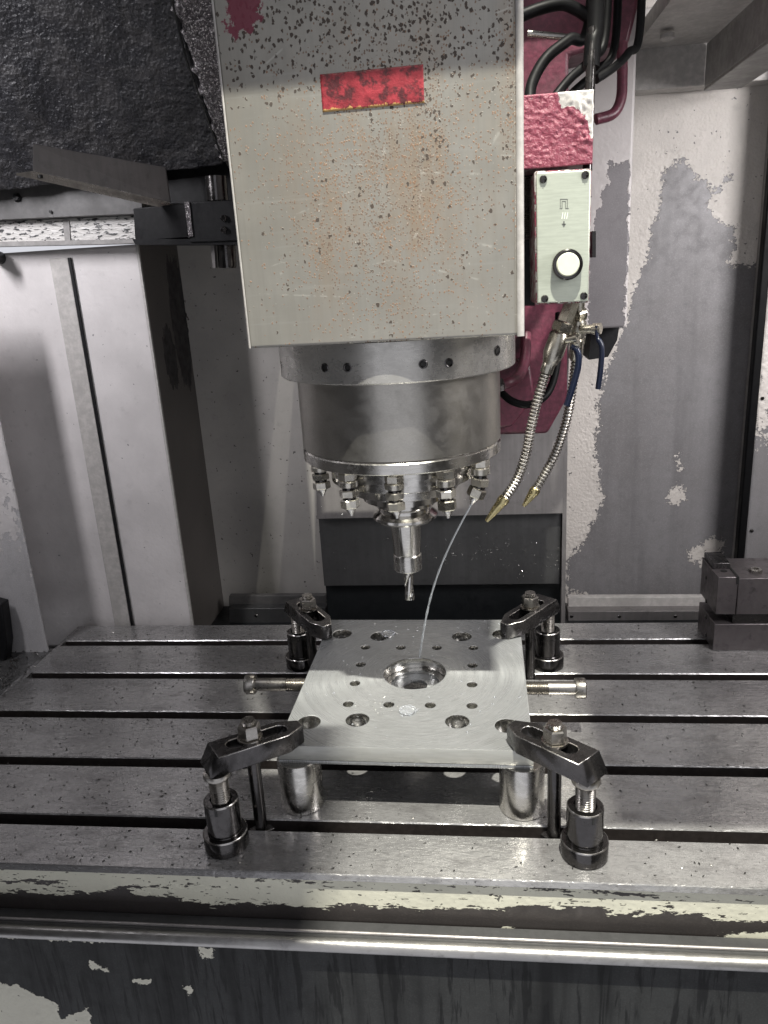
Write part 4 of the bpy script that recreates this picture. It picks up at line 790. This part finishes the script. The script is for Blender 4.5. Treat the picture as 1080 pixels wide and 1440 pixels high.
# tool changer cover: one big lumpy shell sloping over the left side
tc = empty('tool_changer_cover', tuple(AY(150, 260, 0.52)), 'huge black tool changer cover with hammered crusty surface at top left', 'cover')
def big(P): return np.array([0.0035*mnoise.fractal((p[0]*14, p[1]*14, p[2]*14), 0.9, 2.1, 4)+0.0010*mnoise.noise((p[0]*140, p[1]*140, p[2]*140)) for p in P])
BL_ = AY(-70, 276, 0.50); BR_ = AY(312, 232, 0.50); TL_ = AY(-90, -70, 0.34); TR_ = AY(222, -70, 0.34)
O = np.array(BL_); 
def shell(name, mat, quad, n, parent, disp, thick):
    a, b, c, d = [np.asarray(q, float) for q in quad]; u = np.linspace(0, 1, n[0]); v = np.linspace(0, 1, n[1]); uu, vv = np.meshgrid(u, v); uu = uu.ravel()[:, None]; vv = vv.ravel()[:, None]
    P = (1-uu)*(1-vv)*a+uu*(1-vv)*b+uu*vv*c+(1-uu)*vv*d; N = np.cross(b-a, d-a); N /= np.linalg.norm(N); P = P+disp(P)[:, None]*N-np.array(wloc(parent))
    idx = np.arange(n[0]*n[1]).reshape(n[1], n[0]); f = np.stack([idx[:-1, :-1], idx[:-1, 1:], idx[1:, 1:], idx[1:, :-1]], -1).reshape(-1, 4)
    me = bpy.data.meshes.new(name); me.from_pydata(P.tolist(), [], f.tolist()); me.materials.append(M[mat]); o = link(name, me, parent, 60)
    m = o.modifiers.new('thickness', 'SOLIDIFY'); m.thickness = thick; m.offset = -1; return o
shell('cover_shell', 'hammered', (BL_, BR_, TR_, TL_), (150, 120), tc, big, 0.03)
e0 = AY(315, 226, 0.485); e1 = AY(227, -60, 0.33); e2 = AY(290, -60, 0.345); e3 = AY(330, 226, 0.49)
shell('cover_edge', 'glitter', (e0, e3, e2, e1), (14, 90), tc, lambda P: np.array([0.0025*mnoise.noise((p[0]*260, p[1]*260, p[2]*260)) for p in P]), 0.02)
mb = MB(); mb.tube([AY(315, 226, 0.480), AY(300, 190, 0.46), AY(262, 85, 0.40), AY(227, -60, 0.325)], 0.0014, 8); mb.build('edge_seam', 'black', tc)
mb = MB(); facing_box(mb, [(-70, 262), (310, 216), (330, 250), (200, 262), (-70, 282)], 0.56, 0.10); mb.build('cover_underside', 'black', tc)
# angle iron arm
ai = empty('angle_iron', tuple(AY(240, 284, 0.49)), 'rusty angle iron arm pointing left from the black block', 'angle iron')
n0, n1, n2 = Vector(AY(46, 202, 0.36)), Vector(AY(46, 240, 0.36)), Vector(AY(22, 243, 0.345))
f0, f1, f2 = Vector(AY(232, 235, 0.49)), Vector(AY(239, 284, 0.49)), Vector(AY(222, 288, 0.475))
t2 = Vector((0.0, 0.004, 0.0)); mb = MB(); mb.add([n0, n1, f1, f0, n0+t2, n1+t2, f1+t2, f0+t2], [(0, 1, 2, 3), (7, 6, 5, 4), (0, 4, 5, 1), (1, 5, 6, 2), (2, 6, 7, 3), (3, 7, 4, 0)]); mb.build('upright_leg', 'dull', ai, smooth=0, bevel=0.0006)
t3 = Vector((0, 0, -0.003)); mb = MB(); mb.add([n1, n2, f2, f1, n1+t3, n2+t3, f2+t3, f1+t3], [(3, 2, 1, 0), (4, 5, 6, 7), (0, 1, 5, 4), (1, 2, 6, 5), (2, 3, 7, 6), (3, 0, 4, 7)]); mb.build('flat_leg', 'screw', ai, smooth=0, bevel=0.0005)
MB().lathe((n1+n2)/2*0.9+(f1+f2)/2*0.1+Vector((0, 0, -0.003)), (0, 0, 1), [(0.003, 0), (0.003, 0.0034)], 10).build('bolt_hole', 'hole', ai)
bl = empty('gripper_block', tuple(AY(260, 342, 0.47)), 'black greasy gripper block under the tool changer cover', 'gripper block')
mb = MB(); facing_box(mb, [(187, 293), (262, 286), (264, 334), (190, 339)], 0.480, 0.05); mb.build('block', 'black', bl, bevel=0.001)
mb = MB(); facing_box(mb, [(264, 285), (345, 280), (345, 338), (267, 341)], 0.470, 0.06); mb.build('bracket_plate', 'black', bl, bevel=0.001)
mb = MB(); facing_box(mb, [(259, 284), (266, 284), (271, 332), (265, 334)], 0.468, 0.01); mb.build('bright_edge', 'glitter', bl)
mb = MB(); facing_box(mb, [(186, 336), (345, 336), (345, 344), (190, 344)], 0.473, 0.05); mb.build('lower_lip', 'black', bl)
for py in (307, 323): MB().lathe(Vector(AY(315, py, 0.469)), (0, -1, 0), [(0.0042, -0.002), (0.0042, 0.003), (0.003, 0.004)], 6).build('cap_screw', 'blacksteel', bl, smooth=0)
a = Vector(AY(318, 345, 0.50)); b2 = Vector(AY(320, 377, 0.50)); MB().lathe(a, b2-a, [(0.012, 0), (0.012, (b2-a).length*0.9), (0.011, (b2-a).length)], 24).build('pin', 'blacksteel', bl)
mb = MB(); facing_box(mb, [(296, 345), (301, 345), (303, 377), (299, 377)], 0.49, 0.01); mb.build('pin_clip', 'dull', bl)
a = Vector(AY(303, 248, 0.50)); b2 = Vector(AY(306, 282, 0.50)); MB().lathe(a, b2-a, [(0.014, 0), (0.014, (b2-a).length)], 24).build('upper_pin', 'blacksteel', bl)
mb = MB(); facing_box(mb, [(205, 258), (345, 240), (345, 286), (235, 286)], 0.53, 0.05); mb.build('back_plate', 'black', bl)

# ------------------------------------------------------------------ right side: post, ceiling corner, vise
rp = empty('right_post', tuple(AY(1050, 860, 0.675)), 'pale right door post with a black rubber seal', 'door post')
YQ = 0.675; xa = AY(1062, 600, YQ)[0]; xq = AY(1050, 600, YQ)[0]
mk = lambda P: np.clip(0.008+0*P[:, 2]-blobs(P[:, [0, 2]], [(xa+0.02, 0.1, 0.06, 0.12, 0.05)]), -0.03, 0.03)
wall_sheet('post_face', 'wall', rp, xa, xa+0.30, -0.046, 0.97, YQ, 0.005, {'paint': mk}, 0.003)
mb = MB(); mb.box((xq, YQ-0.006, -0.046), (xa-0.0004, YQ+0.010, 0.97)); mb.build('rubber_seal', 'rubber', rp, bevel=0.002)
mb = MB(); mb.box((xa, YQ+0.004, -0.046), (xa+0.003, YB, 0.97)); mb.build('post_side', 'grey', rp)
for px, py in ((1072, 560), (1057, 746)):
    p = Vector(AY(px, py, YQ)); MB().lathe(p, (0, -1, 0), [(0.0026, -0.002), (0.0026, 0.002), (0.0015, 0.003)], 12).build('screw', 'blacksteel', rp)
cl = empty('ceiling_box', tuple(AY(980, 130, 0.70)), 'pale ceiling box in the top right corner above the wall', 'ceiling box')
mb = MB(); z_ = AY(940, 124, 0.69)[2]; xl_ = AY(886, 124, 0.69)[0]; mb.box((xl_, 0.69, z_), (0.70, 0.728, 0.85)); mb.build('fascia', 'palegrey', cl, bevel=0.0015)
zc = AY(940, 66, 0.69)[2]
mb = MB(); mb.box((xl_+0.002, 0.20, zc), (0.70, 0.688, zc+0.02)); mb.build('ceiling_sheet', 'palegrey', cl)
bp = Vector(AY(990, 128, 0.685)); zb_ = bp.z
mb = MB(); mb.box((bp.x, 0.0, zb_), (bp.x+0.05, 0.686, zb_+0.004)); mb.box((bp.x, 0.0, zb_+0.0042), (bp.x+0.004, 0.686, zc-0.001)); mb.build('ceiling_beam', 'grey', cl, bevel=0.001)
MB().lathe(Vector(AY(938, 53, 0.60)), (0, 0, -1), [(0.009, -0.004), (0.009, 0.001), (0.006, 0.003)], 16).build('plug', 'palegrey', cl)

vs_ = empty('vise_jaw', tuple(AZ(1040, 915, 0)), 'stained steel vise block at the right end of the table', 'vise')
vx0 = AZ(1002, 915, 0)[0]; vy0 = AZ(1002, 915, 0)[1]; zt_ = AY(1006, 812, vy0)[2]
xg = AY(1036, 850, vy0)[0]; zs0 = AY(1010, 878, vy0)[2]; zs1 = AY(1010, 864, vy0)[2]
mb = MB(); mb.box((vx0, vy0, 0.0002), (vx0+0.14, vy0+0.075, zs0)); mb.build('vise_base', 'vise', vs_, bevel=0.0008)
mb = MB(); mb.box((vx0, vy0, zs1), (xg-0.0008, vy0+0.075, zt_)); mb.build('jaw_block', 'vise', vs_, bevel=0.0008)
mb = MB(); mb.box((vx0+0.024, vy0+0.003, zs0+0.0003), (vx0+0.14, vy0+0.075, zs1-0.0003)); mb.build('slot_core', 'blacksteel', vs_)
mb = MB(); mb.box((xg, vy0-0.0006, zs1), (vx0+0.14, vy0+0.075, zt_-0.002)); mb.build('fixed_jaw', 'vise', vs_, bevel=0.0008)
mb = MB(); mb.box((vx0+0.002, vy0+0.030, zt_+0.0002), (xg-0.002, vy0+0.074, zt_+0.0085)); mb.build('stop_plate', 'bar', vs_, bevel=0.0006)
mb = MB(); mb.box((xg-0.0030, vy0-0.0009, zt_-0.010), (xg-0.0002, vy0+0.06, zt_+0.0010)); mb.build('jaw_gap', 'hole', vs_)
p = Vector(AZ(1018, 803, zt_)); MB().lathe(p, (0, 0, 1), [(0.0045, -0.002), (0.0045, 0.0005), (0.003, 0.0006)], 16).build('bolt_hole', 'hole', vs_)
p = Vector(AZ(1066, 806, zt_)); MB().lathe((p.x, vy0+0.022, zt_-0.002), (0, 0, 1), [(0.0085, 0), (0.0085, 0.004), (0.0075, 0.005), (0.0045, 0.005), (0.004, 0.002)], 6).build('bolt', 'screw', vs_, smooth=0)
for py in (812, 845, 868, 893):
    p = Vector(AX(993, py, vx0)); MB().lathe((vx0, min(max(p.y, vy0+0.01), vy0+0.06), p.z), (-1, 0, 0), [(0.003, -0.002), (0.003, 0.0005), (0.002, 0.001)], 12).build('side_screw', 'blacksteel', vs_)

# ------------------------------------------------------------------ loose stuff: chips and droplets
def chips(name, n, place, smin, smax, mat, label, curl=False):
    mb = MB()
    for _ in range(n):
        p = Vector(place()); s_ = random.uniform(smin, smax); a = random.uniform(0, 6.283); u = Vector((math.cos(a), math.sin(a), 0)); v = Vector((-u.y, u.x, 0)); h = Vector((0, 0, 1))
        if curl:
            n_ = 7; wdt = s_*0.10; R0 = s_*random.uniform(0.4, 0.9); up = Vector((random.uniform(-.5, .5), -0.4, random.uniform(0.3, 1))).normalized(); ax = u.cross(up).normalized(); pts = []
            for i in range(n_):
                th_ = i/(n_-1)*random.uniform(2.0, 3.6); c_ = p+u*(R0*math.cos(th_))+up*(R0*math.sin(th_)); pts += [c_-ax*wdt/2, c_+ax*wdt/2]
            mb.add(pts, [(2*i, 2*i+1, 2*i+3, 2*i+2) for i in range(n_-1)])
        else:
            l = s_; b = s_*random.uniform(0.3, 0.6); t_ = s_*random.uniform(0.15, 0.4)
            mb.add([p-u*l/2, p+v*b/2+h*t_*0.3, p+u*l/2+h*t_*0.2, p-v*b/2, p+u*l*0.1+h*t_, p-u*l*0.2-h*0.0004], [(0, 3, 4), (3, 2, 4), (2, 1, 4), (1, 0, 4), (0, 5, 3), (3, 5, 2), (2, 5, 1), (1, 5, 0)])
    o = mb.build(name, mat, smooth=0); tag(o, label, 'chips', kind='stuff'); return o
def on_table():
    while True:
        x = random.uniform(-0.62, 0.45); y = random.uniform(0.035, 0.55); k = (y-0.0875+0.1) % 0.1
        if k < 0.017: continue
        if -0.21 < x < 0.06 and 0.11 < y < 0.41: continue
        if random.random() < (0.0 if x < -0.1 else 0.55): continue
        return (x, y, 0.0003)
chips('metal_chips', 1500, on_table, 0.0012, 0.0046, 'chip', 'tiny dark metal chips scattered over the milling table')
def on_gutter(): return (random.uniform(-0.80, -0.655), random.uniform(0.25, 0.478), 0.0005)
chips('metal_chips', 500, on_gutter, 0.002, 0.007, 'chip', 'black wet chips lying in the gutter left of the table')
def on_cover():
    px = random.gauss(650, 75); py = random.gauss(775, 12)
    if random.random() < 0.3: px, py = random.uniform(690, 790), random.uniform(770, 815)
    return AY(min(max(px, 470), 785), min(max(py, 740), 815), 0.6105)
chips('metal_chips', 170, on_cover, 0.0010, 0.0042, 'silver_chip', 'fine silver swarf curls stuck to the dark way cover', True)
def on_cover2():
    px = random.choice((random.gauss(470, 18), random.gauss(700, 30), random.gauss(620, 90))); return AY(px, random.gauss(690, 22), 0.5985)
chips('metal_chips', 60, on_cover2, 0.001, 0.003, 'silver_chip', 'sparse silver swarf on the upper grey way cover plate', True)
def on_plate(): return (random.gauss(-0.105, 0.02), random.gauss(0.190, 0.008), PZ+0.0003)
chips('metal_chips', 40, on_plate, 0.001, 0.003, 'silver_chip', 'few bright swarf crumbs on the aluminium plate beside the bore', True)
def splash(px, py, s, label, name='coolant_splash'):
    c = Vector(AZ(px, py, PZ)); mb = MB(); mb.lathe(c+Vector((0, 0, 0.0002)), (0, 0, 1), [(s*0.9, 0), (s, 0.0008), (s*0.96, 0.0020), (s*0.88, 0.0016), (s*0.82, 0.0006), (s*0.4, 0.0005)], 28)
    for i in range(9):
        a = random.uniform(0, 6.28); r = s*random.uniform(0.7, 1.3); q_ = c+Vector((r*math.cos(a), r*math.sin(a), 0.0004)); k = s*random.uniform(0.08, 0.2); mb.lathe(q_, (0, 0, 1), [(k, 0), (k*0.9, k*0.7), (k*0.4, k)], 10)
    o = mb.build(name, 'water', loc=tuple(c)); tag(o, label, 'splash', 'coolant splashes on the plate')
splash(573, 1000, 0.0095, 'round ring shaped coolant splash in front of the bore')
splash(546, 892, 0.0095, 'coolant splash beside the hole at the back left')
def drop_place():
    return (PC[0]+random.uniform(-0.12, 0.12), PC[1]+random.uniform(-0.135, 0.14), PZ)
mb = MB()
for _ in range(60):
    c = Vector(drop_place())
    if (c.x-PC[0])**2+(c.y-PC[1]-0.003)**2 < 0.042**2: continue
    k = random.uniform(0.0005, 0.0016); mb.lathe(c+Vector((0, 0, 0.0001)), (0, 0, 1), [(k, 0), (k*0.9, k*0.4), (k*0.45, k*0.62)], 10)
o = mb.build('coolant_drops', 'water'); tag(o, 'small clear coolant drops sprinkled over the plate', 'drops', kind='stuff')
